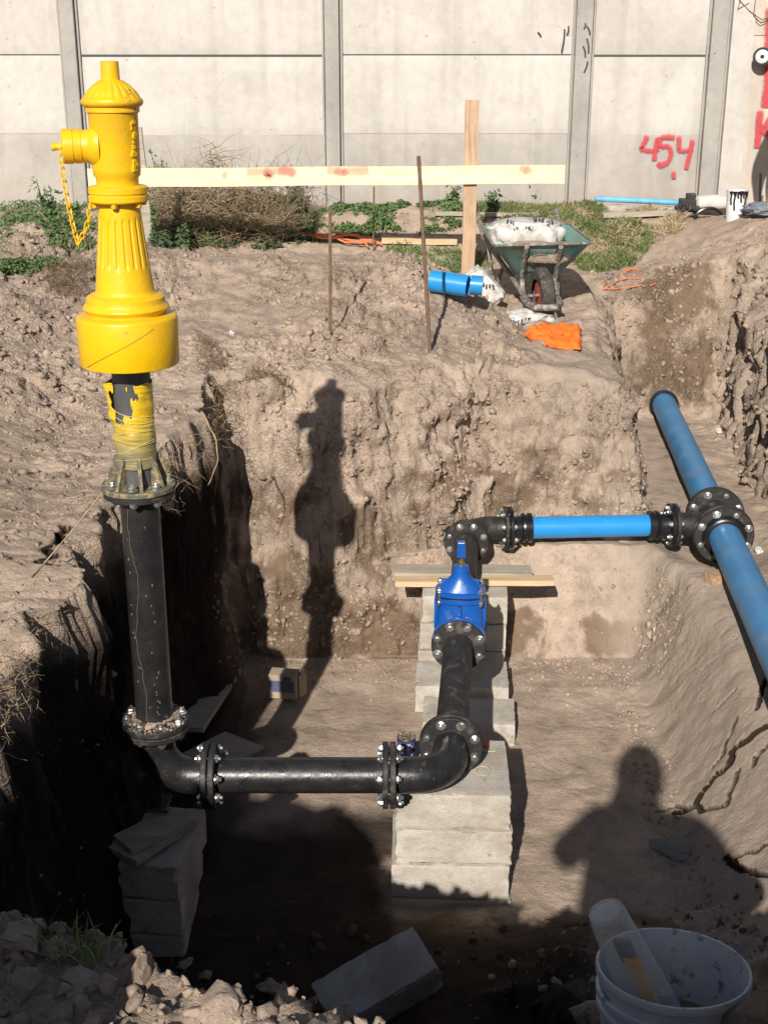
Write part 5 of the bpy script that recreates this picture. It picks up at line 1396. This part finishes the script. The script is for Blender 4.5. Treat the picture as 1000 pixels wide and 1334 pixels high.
# ------------------------------------------------------------------ small things in the pit
tc = Vector((.085, 3.93, AZ - FR - .004))
tin = thing('tin_can', (.078, 3.90, top), 'small metal tin with blue and white label standing beside the near bend', 'tin')
tcx = Vector((.078, 3.90, top))
mb = MB(); mb.lathe(tcx, UP, [(0, .030), (.002, .0325), (.006, .0315), (.112, .0315), (.115, .0335), (.118, .0325), (.116, .030), (.112, .029)], 32); part('can', mb.mesh('c'), simple('tin_metal', (.6, .55, .5), .25, metal=.9), tin)
mb = MB(); mb.lathe(tcx + UP * .012, UP, [(0, .0322), (.096, .0322)], 32, caps=False); part('paper_label', mb.mesh('c'), simple('blue_label', (.06, .08, .22), .5), tin)
for (a, w_, z, h, mt) in ((-1.35, .35, .055, .075, 'w'), (-1.85, .5, .050, .05, 'b'), (-1.0, .16, .05, .07, 'w')):
    mb = MB(); pts = []
    for i in range(7):
        aa = a + w_ * (i / 6 - .5)
        pts += [tcx + Vector((.0326 * math.cos(aa), .0326 * math.sin(aa), z - h / 2 + .01)), tcx + Vector((.0326 * math.cos(aa), .0326 * math.sin(aa), z + h / 2 + .01))]
    mb.add(pts, [(2 * i, 2 * i + 2, 2 * i + 3, 2 * i + 1) for i in range(6)]); part('label_panel', mb.mesh('l'), simple('white_print', (.6, .6, .62), .5) if mt == 'w' else simple('pale_blue_print', (.2, .26, .42), .5), tin)
mb = MB(); mb.lathe(tcx + UP * .1165, UP, [(0, .016), (.004, .016), (.005, .012)], 20); part('lid', mb.mesh('l'), simple('brassy_lid', (.55, .40, .2), .3, metal=.9), tin)
# tag and wire by the right bend
tg = thing('orange_tag', (.345, 3.98, top), 'small orange tag with a pale wire tie on the near block stack', 'tag')
mb = MB(); mb.box((.352, 4.03, top + .012), (.05, .025, .012), Quaternion((0, 0, 1), .3)); part('tab', mb.mesh('t', False), simple('orange_tab', (.65, .12, .05), .5), tg)
mb = MB(); mb.tube([(.30, 4.02, top + .01), (.34, 3.99, top + .012), (.38, 3.985, top + .006), (.40, 3.99, top + .004)], .0025, 5)
mb.tube([(.345 + .024 * math.cos(a), 3.85 + .030 * math.sin(a), top + .008) for a in [2 * PI * i / 18 for i in range(17)]], .0018, 5); part('wire_tie', mb.mesh('t'), simple('pale_wire', (.55, .45, .3), .5), tg)
# cardboard box on the floor
bx = atZ(376, 898, -1.20); cbx = thing('cardboard_box', (bx.x, bx.y, -1.24), 'small torn cardboard box with blue print standing half in the shadow', 'box')
M_CARD = simple('cardboard', (.36, .29, .22), .85, var=.15)
q = Quaternion((0, 0, 1), -.15)
mb = MB(); mb.box((bx.x - .02, bx.y, -1.17), (.13, .08, .12), q); part('carton', mb.mesh('c', False), M_CARD, cbx, bevel=.003)
mb = MB(); mb.box((bx.x + .065, bx.y - .005, -1.175), (.05, .004, .11), Quaternion((0, 0, 1), .9)); mb.box((bx.x + .06, bx.y + .03, -1.16), (.05, .004, .09), Quaternion((0, 0, 1), 1.3)); part('flap', mb.mesh('c', False), M_CARD, cbx)
mb = MB(); mb.box(Vector((bx.x - .02, bx.y, -1.165)) + q @ Vector((0, -.0425, 0)), (.11, .003, .055), q); part('printed_band', mb.mesh('c', False), simple('blue_grey_print', (.08, .10, .17), .6), cbx)
mb = MB(); mb.box(Vector((bx.x + .004, bx.y, -1.125)) + q @ Vector((0, -.0425, 0)), (.035, .003, .018), q); part('emblem_print', mb.mesh('c', False), simple('navy_print', (.07, .08, .13), .6), cbx)
# timber offcut on the right bench, white stone, pale stone, rocks
p = hit(935, 757); o = block(p + UP * .02, (.13, .09, .045), .35, 'small wedge of orange-brown timber on the soil left of the blue main', None, 71); o.data.materials.clear(); o.data.materials.append(simple('brown_offcut', (.42, .28, .17), .7)); o['category'] = 'wood offcut'; o.name = 'timber_offcut'
def stone(px, py, s, label, mat=None, seed=1, up=.2, cat='stone', name='stone', flat=.7, P=None):
    p = P if P is not None else hit(px, py); v, f = rock_base(seed, 3, .5)
    v = v * (1 + .10 * fbm(v[:, 0] * 4 + seed, v[:, 1] * 4, v[:, 2] * 4, 4)[:, None]); v = v * [s, s, s * flat]
    me = np_mesh(name, v, f, smooth=False); me.shade_smooth(); me.set_sharp_from_angle(angle=math.radians(28)); o = part(name, me, mat or M_CLOD, None, loc=p + UP * s * up); tag(o, label, cat); return o
M_PALE = simple('pale_stone', (.55, .48, .38), .85)
stone(938, 562, .060, 'pale stone at the foot of the dark layered bank', M_PALE, 3)
stone(988, 722, .045, 'white crumbly lump beside the tee at the right edge', simple('white_lump', (.68, .66, .62), .9), 4)
stone(302, 437, .030, 'small flat white stone on the smooth side of the mound', simple('white_chip', (.75, .70, .64), .9), 5)
stone(880, 1110, .09, 'grey rock in the photographer shadow at the pit bottom', simple('grey_rock', (.24, .23, .21), .9), 6)
NB = [(352, 1292, .044, 'largest sunlit clod on the near lip, lumpy with two lobes'), (302, 1304, .031, 'squarish sunlit clod left of the two-lobed one on the near lip'), (408, 1316, .040, 'pointed sunlit clod at the right end of the lit patch on the near lip'),
      (242, 1258, .028, 'long thin sunlit clod at the top of the lit patch'), (268, 1274, .026, 'small sunlit clod just below the long thin one'), (362, 1312, .034, 'flat sunlit clod under the two-lobed clod'), (284, 1326, .042, 'smooth rounded sunlit clod at the bottom edge of the picture'),
      (256, 1322, .022, 'small square sunlit clod at the left end of the bottom row'), (326, 1318, .018, 'tiny upright sunlit clod between the squarish and flat clods'), (328, 1300, .013, 'pebble-sized sunlit clod touching the two-lobed one')]
for k, (x, y, s, lb) in enumerate(NB):
    o = stone(x, y, s, lb, None, 30 + k, .35, 'soil clod', 'dirt_clod'); o['group'] = 'sunlit clods on the near lip'
NB2 = [(24, 1222, .058, 'biggest shaded clod at the left edge of the near bank'), (75, 1238, .035, 'shaded clod just right of the biggest one on the near bank'), (105, 1278, .036, 'round shaded clod in the middle of the near left bank'), (140, 1284, .030, 'shaded clod touching the round one on its right'), (185, 1268, .046, 'broad shaded clod beside the sunlit patch'), (30, 1290, .038, 'low shaded clod near the bottom left corner'), (455, 1330, .035, 'lone shaded clod at the bottom edge left of the tipped block')]
for k, (x, y, s, lb) in enumerate(NB2):
    o = stone(x, y, s, lb, None, 60 + k, .15, 'soil clod', 'dirt_clod'); o['group'] = 'large shaded clods on the near left bank'

# ------------------------------------------------------------------ near bucket
bkc = Vector((.572, 2.055, -.145)); bax = Quaternion((1, 0, 0), -.16) @ UP
bk = thing('plastic_bucket', bkc - bax * .36, 'big white splattered plastic bucket in the lower right corner', 'bucket')
mb = MB(); mb.lathe(bkc - bax * .36, bax, [(0, .118), (.004, .124), (.27, .141), (.272, .148), (.282, .148), (.284, .142), (.300, .143), (.302, .150), (.312, .150), (.314, .144), (.340, .1455), (.343, .151), (.355, .152), (.360, .150), (.360, .1455), (.345, .143), (.02, .118), (.01, .10)], 64)
part('shell', mb.mesh('s', True, 40), M_BUCKET, bk)
mb = MB(); mb.lathe(bkc - bax * .15, bax, [(0, .134), (.002, .133)], 48); part('liquid', mb.mesh('s'), simple('murky_liquid', (.20, .17, .10), .15, bmp=0), bk)
for s_ in (-1, 1):
    c = bkc - bax * .07 + Vector((s_ * .05 - .06, -.136, 0)); mb = MB(); mb.box(c, (.014, .012, .05)); part('handle_lug', mb.mesh('l', False), M_BUCKET, bk, bevel=.003)
def clear():
    m, t, bs = new_mat('clear_plastic'); bs.inputs['Base Color'].default_value = (.82, .82, .80, 1); bs.inputs['Roughness'].default_value = .3; lw_ = t.nodes.new('ShaderNodeLayerWeight'); lw_.inputs[0].default_value = .35; t.links.new(ramp(t, lw_.outputs['Facing'], [(0.0, .10), (1.0, .55)]), bs.inputs['Alpha'])
    bump(t, bs, noise(t, geo_pos(t), 60, 4), .3, .003); return m
M_CLEAR = clear()
ct = atF(787, 1184, 2.05); cbm = Vector((.535, 2.035, -.24)); d_ = (cbm - ct).normalized(); Lc = (cbm - ct).length
cup = thing('plastic_beaker', ct, 'cloudy clear plastic beaker tipped upside down into the big bucket', 'beaker')
mb = MB(); mb.lathe(ct, d_, [(0, .026), (.003, .034), (.012, .037), (Lc * .5, .046), (Lc, .056), (Lc, .0545), (Lc * .5, .0445), (.012, .0355)], 36); part('wall', mb.mesh('c'), M_CLEAR, cup)
mb = MB(); mb.lathe(ct + d_ * .006, d_, [(0, .030), (.003, .030)], 24); part('base', mb.mesh('c'), M_CLEAR, cup)
br = thing('flat_brush', ct + d_ * .06, 'yellow-handled brush with black metal band standing in the beaker', 'brush')
qd = UP.rotation_difference(d_) @ Quaternion((0, 0, 1), .35)
mb = MB(); mb.box(ct + d_ * .205 + Vector((.010, -.028, 0)), (.032, .010, .22), qd); part('handle', mb.mesh('h', False), simple('ochre_handle', (.75, .38, .03), .5), br, bevel=.003)
mb = MB(); mb.box(ct + d_ * .085 + Vector((.006, -.022, 0)), (.036, .012, .055), qd); part('band', mb.mesh('h', False), simple('dark_band', (.05, .05, .055), .5, dirt=(.3, .3, .3), dirt_lo=.5), br, bevel=.002)

# ------------------------------------------------------------------ plants
def leaf_cloud(name, pts, nrm_up, size, mat, label, count_each=1, seed=1, kind='stuff', cat=None, aspect=.6):
    r = np.random.default_rng(seed); n = len(pts); P = np.array(pts)
    R = rand_rot(n, r); s = size * r.uniform(.5, 1.3, n)
    base = np.array([[-.5 * aspect, 0, 0], [0, -.5, .08], [.5 * aspect, 0, 0], [0, .5, .08]])
    # keep leaves mostly facing up
    t = r.normal(0, .55, (n, 3)) + [0, -.15, 1.0]; t /= np.linalg.norm(t, axis=1)[:, None]
    a = r.normal(size=(n, 3)); u = np.cross(t, a); u /= np.linalg.norm(u, axis=1)[:, None]; v = np.cross(t, u)
    V = P[:, None, :] + s[:, None, None] * (base[None, :, 0:1] * u[:, None, :] + base[None, :, 1:2] * v[:, None, :] + base[None, :, 2:3] * t[:, None, :])
    F = np.arange(4 * n).reshape(n, 4)
    me = np_mesh(name, V.reshape(-1, 3), F); o = part(name, me, mat); tag(o, label, cat, kind=kind); return o
def patch_pts(poly_px, n, hgt, seed, clump=5.0, thr=-.1):
    """random points standing over a ground patch; corners by pixel, filled in plan"""
    r = np.random.default_rng(seed); C = np.array([hit(*p)[:2] for p in poly_px]); lo = C.min(0); hi = C.max(0); out = []
    q = r.uniform(lo, hi, (n * 12, 2)); x, y = q.T; ins = np.zeros(len(q), bool); j = len(C) - 1
    for i in range(len(C)):
        xi, yi = C[i]; xj, yj = C[j]
        ins ^= ((yi > y) != (yj > y)) & (x < (xj - xi) * (y - yi) / (yj - yi + 1e-12) + xi); j = i
    nz_ = fbm(x * clump, y * clump, seed * 1.3, 3); keep = ins & (nz_ > thr + r.normal(0, .12, len(q)))
    q = q[keep][:n]; nz_ = nz_[keep][:n]; z = hbase(q[:, 0], q[:, 1]); h = hgt * np.clip(.45 + nz_ * 1.1, .1, 1.4) * r.random(len(q)) ** .6
    return np.stack([q[:, 0], q[:, 1], z + h + .005], 1), h
P_, _ = patch_pts([(195, 325), (215, 300), (250, 268), (300, 272), (340, 262), (370, 262), (405, 285), (410, 318), (330, 325), (250, 326)], 20000, .20, 1, 4.5, -.3)
leaf_cloud('weed_patch', P_, None, .035, M_LEAF_D, 'low dark green weeds under the dry brush pile', seed=1)
P_, _ = patch_pts([(470, 268), (600, 262), (600, 300), (520, 310), (400, 318), (400, 285)], 8000, .05, 2, 5, -.1); leaf_cloud('weed_patch', P_, None, .030, M_LEAF, 'green weeds left of the timber stake behind the rope', seed=2)
P_, _ = patch_pts([(500, 325), (600, 328), (600, 352), (545, 350)], 2600, .06, 3, 7, .0); leaf_cloud('weed_patch', P_, None, .022, M_LEAF, 'thin green weeds at the top of the mound by the stake', seed=3)
P_, _ = patch_pts([(0, 262), (60, 255), (245, 262), (245, 320), (120, 330), (70, 345), (0, 335)], 9000, .07, 4, 3.5, .05); leaf_cloud('weed_patch', P_, None, .028, M_LEAF, 'green weeds left of and behind the hydrant', seed=4)
P_, _ = patch_pts([(0, 348), (50, 340), (90, 350), (40, 362), (0, 364)], 1500, .05, 5, 5, -.1); leaf_cloud('weed_patch', P_, None, .022, M_LEAF, 'small green tuft at the left edge beyond the clods', seed=5)
P_, _ = patch_pts([(300, 255), (600, 250), (760, 250), (760, 262), (500, 262)], 2500, .07, 6, 5, .15); leaf_cloud('weed_patch', P_, None, .026, M_LEAF, 'sparse weeds along the foot of the wall', seed=6)
def grass(name, poly, n, L, label, seed, mat=None, thr=-.2, lean=.5, w0=.004):
    P_, h = patch_pts(poly, n, .02, seed, 3.5, thr); r = np.random.default_rng(seed); n = len(P_)
    d = r.normal(0, lean, (n, 3)); d[:, 2] = 1; d /= np.linalg.norm(d, axis=1)[:, None]; l = L * r.uniform(.4, 1.2, n)
    s = np.cross(d, r.normal(size=(n, 3))); s /= np.linalg.norm(s, axis=1)[:, None]; b = P_ - [0, 0, .02]; dr = d.copy(); dr[:, 2] *= .4; 
    m = b + d * (l * .55)[:, None]; t = m + dr * (l * .5)[:, None]
    V = np.stack([b - s * w0, b + s * w0, m + s * w0 * .8, m - s * w0 * .8, t + s * w0 * .15, t - s * w0 * .15], 1); F = np.array([[0, 1, 2, 3], [3, 2, 4, 5]])[None] + (np.arange(n) * 6)[:, None, None]
    me = np_mesh(name, V.reshape(-1, 3), F.reshape(-1, 4)); o = part(name, me, mat or M_GRASS); tag(o, label, kind='stuff'); return o
grass('grass_patch', [(600, 268), (700, 258), (770, 268), (800, 285), (850, 300), (845, 325), (820, 350), (760, 355), (740, 330), (640, 290), (610, 292)], 26000, .085, 'thick green grass behind and right of the wheelbarrow', 11)
grass('grass_patch', [(600, 350), (640, 352), (640, 330), (560, 322), (500, 330), (560, 352)], 2500, .06, 'short grass around the foot of the timber stake', 12)
grass('grass_patch', [(60, 262), (240, 262), (240, 325), (120, 335), (60, 320)], 9000, .07, 'thin grass left of the hydrant', 13, thr=.0)
grass('dry_grass', [(770, 285), (900, 275), (880, 305), (830, 330), (800, 320)], 3500, .10, 'straw-coloured dry grass by the batten near the wall', 14, M_TWIG_P, -.1, .9)
grass('dry_grass', [(650, 262), (760, 262), (770, 300), (840, 330), (770, 352), (740, 340), (680, 285)], 5000, .09, 'dry stems mixed through the green grass', 15, M_TWIG_P, -.1, .8, .0025)
# upright weeds by the wall
def weed(px, py, h, label, seed, mat=M_LEAF, F_=None):
    b = hit(px, py); t = thing('tall_weed', b, label, 'weed'); r = random.Random(seed); mb = MB(); pts = []
    for k in range(5):
        d = Vector((r.uniform(-.3, .3), r.uniform(-.3, .3), 1)).normalized(); tip = b + d * h * r.uniform(.6, 1.05); mb.tube([b, (b + tip) / 2 + Vector((r.uniform(-.02, .02), 0, 0)), tip], [.005, .004, .002], 5)
        for i in range(26): q = b.lerp(tip, r.uniform(.2, 1)); pts.append(q + Vector((r.gauss(0, .028), r.gauss(0, .028), r.gauss(0, .015))))
    part('stem', mb.mesh('s'), M_LEAF_D, t)
    o = leaf_cloud('foliage', [tuple(p) for p in pts], None, .040, mat, None, seed=seed, kind='stuff'); o.parent = t; o.location = -wloc(t)
weed(738, 262, .24, 'upright leafy weed at the wall foot, right of the board end', 1)
weed(695, 270, .22, 'leafy weed at the wall foot behind the barrow, left of its neighbour', 2)
weed(215, 275, .50, 'tall green weed rising above the board just right of the hydrant', 3, M_LEAF)
weed(64, 290, .26, 'spindly weed standing against the wall at far left', 4)
weed(590, 268, .16, 'small weed left of the timber stake', 5); weed(640, 275, .18, 'bushy weed just right of the timber stake', 6, M_LEAF_D)
weed(388, 285, .20, 'dark bushy weed at the right end of the brush pile', 7, M_LEAF_D); weed(375, 288, .24, 'dark green weed inside the right end of the brush pile', 17, M_LEAF_D)
weed(100, 285, .14, 'low weed left of the hydrant chain', 8, M_LEAF)
weed(858, 262, .13, 'small dark sprig in front of the pale blue pipe', 9, M_LEAF_D)
# twiggy heaps
def twigs(name, centre_fn, n, L, r0, mat, label, seed, kind='stuff', flat=1.0, wig=.25):
    r = np.random.default_rng(seed); V = []; F = []; k = 4; off = 0
    for i in range(n):
        p = np.array(centre_fn(r)); d = r.normal(size=3); d[2] *= flat; d /= np.linalg.norm(d); l = L * r.uniform(.3, 1.2); pts = [p]
        for j in range(3): d = d + r.normal(0, wig, 3); d /= np.linalg.norm(d); pts.append(pts[-1] + d * l / 3)
        u = np.cross(d, [.3, .5, .8]); u /= np.linalg.norm(u); v = np.cross(d, u)
        for j, q in enumerate(pts):
            rr = r0 * (1 - .25 * j) * r.uniform(.8, 1.2)
            for a in range(3): an = a * 2.094; V.append(q + (u * math.cos(an) + v * math.sin(an)) * rr)
        for j in range(3):
            for a in range(3): a2 = (a + 1) % 3; F.append((off + j * 3 + a, off + j * 3 + a2, off + j * 3 + 3 + a2, off + j * 3 + 3 + a))
        off += 12
    me = np_mesh(name, V, F); o = part(name, me, mat); tag(o, label, kind=kind); return o
bc0 = hit(290, 290); 
brush = thing('brush_pile', (bc0.x, 9.95, .1), 'heap of dry brown brushwood behind the pale board, beside the hydrant', 'brush pile')
def bf(r):
    while True:
        x = r.uniform(-1, 1); y = r.uniform(-1, 1)
        if x * x + y * y < 1: break
    top_ = (.50 + .22 * math.sin(x * 5 + 1) * math.sin(x * 11)) * (1 - .75 * x * x) * (1 - .6 * y * y); X_ = -1.42 + x * .72; Y_ = 10.16 + y * .30
    return X_, Y_, hz(X_, Y_) + r.random() ** .8 * top_
for nm, n_, L_, r_, mt, sd_ in (('dead_stem', 1700, .30, .0028, M_TWIG, 1), ('straw', 1700, .28, .0026, M_TWIG_P, 2)):
    o = twigs(nm, bf, n_, L_, r_, mt, None, sd_, flat=.45); o.parent = brush; o.location = -wloc(brush)
def bf2(r): X_ = r.uniform(-1.15, -.55); Y_ = 10.3 + r.uniform(-.2, .2); return X_, Y_, hz(X_, Y_) + r.random() * .42
o = twigs('dead_twig', bf2, 420, .30, .0022, M_TWIG, None, 3, flat=1.3); o.parent = brush; o.location = -wloc(brush)
# dead grass tuft on the left bank by the hydrant
def onground(poly, hgt, seed):
    C = [hit(*p) for p in poly]
    def f(r):
        w_ = r.dirichlet(np.ones(len(C)) * .8); x = sum(a * c.x for a, c in zip(w_, C)); y = sum(a * c.y for a, c in zip(w_, C)); return x, y, hz(x, y) + r.random() ** 2 * hgt
    return f
twigs('dry_roots', onground([(50, 350), (120, 340), (122, 400), (60, 395)], .08, 1), 750, .10, .0018, M_TWIG, 'brown dead grass and roots on the clods left of the hydrant base', 5)
twigs('dry_roots', onground([(245, 430), (275, 440), (300, 480), (300, 520), (255, 500)], .05, 1), 420, .09, .0018, M_TWIG, 'straw-coloured roots hanging over the corner of the pit right of the hydrant', 6)
twigs('dry_roots', onground([(300, 500), (350, 500), (395, 505), (320, 515)], .03, 1), 130, .11, .0024, M_TWIG, 'thin roots along the top edge of the back wall', 7)
# roots hanging from the left lip
def liproots(F0, F1, dz0, dz1, dx0=0.0, dx1=.14):
    def f(r):
        y = r.uniform(F0, F1); x = np.interp(y, LIP_F, LIP_X) + r.uniform(dx0, dx1); return x, y, hz(x - .14, y) - r.uniform(dz0, dz1)
    return f
twigs('lip_roots', liproots(2.45, 3.35, -.03, .10, -.05, .05), 620, .065, .0014, M_ROOT, 'pale straw-coloured roots hanging from the left lip of the pit', 8, wig=.6)
twigs('lip_roots', liproots(4.6, 5.9, 0.0, .22, -.05, .12), 480, .09, .0016, M_ROOT, 'tangled roots hanging from the lip behind the hydrant foot', 9, wig=.6)
twigs('lip_roots', liproots(3.35, 3.8, 0.0, .14, 0, .08), 50, .05, .0013, M_ROOT, 'few thin root ends poking from the shaded left wall', 10, wig=.6)
rootp = thing('hanging_root', hit(255, 540), 'single long curved root hanging below the left lip beside the hydrant foot', 'root')
rt_pts = [(262 + 24 * math.sin(t_ * 2.6) - 4 * t_ + .8 * math.sin(t_ * 21), 536 + 96 * t_) for t_ in [i / 18 for i in range(19)]]
mb = MB(); mb.tube([atF(x, y, 4.9) for x, y in rt_pts], [.0045 - .003 * i / 18 + .0006 * math.sin(i * 2.3) for i in range(19)], 7); part('strand', mb.mesh('r'), M_ROOT, rootp)
# shaded tuft on near bank
twigs('dry_roots', onground([(0, 1195), (60, 1188), (150, 1215), (260, 1245), (190, 1240), (60, 1215)], .08, 1), 420, .09, .0012, M_TWIG_P, 'dry stems sprouting from the shaded near bank', 11, wig=.5)
P_, _ = patch_pts([(60, 1225), (110, 1205), (200, 1225), (210, 1262), (140, 1262), (90, 1250)], 700, .07, 8, 9, -.2); 
grass('grass_patch', [(50, 1235), (100, 1205), (200, 1225), (230, 1262), (140, 1270), (80, 1260)], 2600, .075, 'shaded green grass tuft on the near left bank', 16, thr=-.3, w0=.0018)
# twigs on right heap
twigs('loose_twigs', onground([(965, 345), (1000, 335), (1000, 365), (970, 360)], .03, 1), 14, .22, .006, M_TWIG, 'few dark twigs lying on the right hand heap', 12, flat=.3)

# ------------------------------------------------------------------ people casting shadows
def person(name, base, joints, edges, rad, label, yaw=0.0, mat=M_JACKET):
    t = thing(name, base, label, 'person')
    return t
def skin_body(parent, J, E, R, mat, name='body'):
    names = list(J); idx = {n: i for i, n in enumerate(names)}; me = bpy.data.meshes.new(name); off = wloc(parent)
    me.from_pydata([Vector(J[n]) - off for n in names], [(idx[a], idx[b]) for a, b in E], [])
    me.skin_vertices.new() if hasattr(me.skin_vertices, 'new') and len(me.skin_vertices) == 0 else None
    o = bpy.data.objects.new(name, me); COL.objects.link(o); o.parent = parent; me.materials.append(mat)
    m = o.modifiers.new('skin', 'SKIN'); m.use_smooth_shade = True; s = o.modifiers.new('sub', 'SUBSURF'); s.levels = 2; s.render_levels = 2
    sv = me.skin_vertices[0].data
    for n in names: r = R[n]; sv[idx[n]].radius = r if isinstance(r, tuple) else (r, r)
    sv[idx['pelvis']].use_root = True
    return o
def make_person(base, label, P, arms_up=True):
    t = thing('person', base, label, 'person'); b = Vector(base)
    J = {'pelvis': (.05, 0, .92), 'waist': (.05, .02, 1.08), 'chest': (.03, .03, 1.26), 'upchest': (0, .02, 1.40), 'neck': (0, .04, 1.50), 'chin': (0, .07, 1.56), 'head': (0, .06, 1.65), 'crown': (0, .05, 1.72)}
    R = {'pelvis': (.30, .15), 'waist': (.28, .14), 'chest': (.25, .14), 'upchest': (.15, .11), 'neck': .085, 'chin': (.082, .085), 'head': (.098, .105), 'crown': (.070, .08)}
    E = [('pelvis', 'waist'), ('waist', 'chest'), ('chest', 'upchest'), ('upchest', 'neck'), ('neck', 'chin'), ('chin', 'head'), ('head', 'crown')]
    for s, n in ((-1, 'l'), (1, 'r')):
        sh, el, wr, ha = P[n]
        for k, v, r in (('sh', sh, .085), ('el', el, .068), ('wr', wr, .034), ('ha', ha, .038)): J[k + n] = v; R[k + n] = r
        E += [('upchest', 'sh' + n), ('sh' + n, 'el' + n), ('el' + n, 'wr' + n), ('wr' + n, 'ha' + n)]
        for k, v, r in (('hip', (s * .10, 0, .86), .10), ('kn', (s * .13, .02, .48), .068), ('an', (s * .15, 0, .09), .048), ('to', (s * .17, .14, .04), .042)): J[k + n] = v; R[k + n] = r
        E += [('pelvis', 'hip' + n), ('hip' + n, 'kn' + n), ('kn' + n, 'an' + n), ('an' + n, 'to' + n)]
    skin_body(t, {k: b + Vector(v) for k, v in J.items()}, E, R, M_JACKET)
    for s in (-1, 1):
        mb = MB(); c = b + Vector((s * .085, .06, 1.645)); mb.lathe(c, (0, 1, .1), [(0, .006), (.012, .016), (.02, .010)], 10); 
        part('ear', mb.mesh('e'), M_SKIN, t)
    mb = MB(); mb.loft([(b + Vector((0, .045, z)), rx, ry, 2) for z, rx, ry in ((1.60, .098, .10), (1.68, .102, .110), (1.74, .088, .098), (1.785, .056, .065), (1.80, .02, .02))], 20); part('hair', mb.mesh('h'), simple('dark_hair', (.02, .015, .012), .7), t)
    for s in (-1, 1):
        hn = b + Vector(P['l' if s < 0 else 'r'][3])
        for k in range(4):
            mb = MB(); a = hn + Vector((-s * .005, .01, -.025 + k * .018)); mb.tube([a, a + Vector((-s * .025, .012, .008)), a + Vector((-s * .045, .008, .010))], [.009, .008, .007], 6); part('finger', mb.mesh('f'), M_SKIN, t)
        mb = MB(); a = hn + Vector((0, 0, -.02)); mb.tube([a, a + Vector((-s * .03, -.01, .01)), a + Vector((-s * .045, .0, .02))], [.010, .009, .008], 6); part('thumb', mb.mesh('f'), M_SKIN, t)
    return t
pb_ = Vector((.0, -.42, .20))
LA = ((-.17, .02, 1.44), (-.26, .14, 1.24), (-.12, .24, 1.30), (-.06, .29, 1.28))
RA = ((.22, .02, 1.42), (.35, .02, 1.14), (.14, .25, 1.25), (.08, .29, 1.27))
make_person(pb_, 'photographer in a dark jacket standing on the near bank holding up a phone', {'l': LA, 'r': RA})
ph = thing('phone', (0, -.045, 1.50), 'dark phone held up by the photographer', 'phone'); mb = MB(); mb.box((.0, -.045, 1.50), (.075, .009, .155)); part('case', mb.mesh('p', False), M_RUBBER, ph, bevel=.003)
LB = ((-.19, .0, 1.42), (-.27, .03, 1.14), (-.24, .12, .90), (-.23, .14, .84)); RB = ((.19, .0, 1.42), (.27, .03, 1.14), (.24, .12, .90), (.23, .14, .84))
make_person((3.02, 9.2, hz(3.02, 9.2)), 'second worker in a dark jacket standing just outside the right edge by the wall', {'l': LB, 'r': RB})
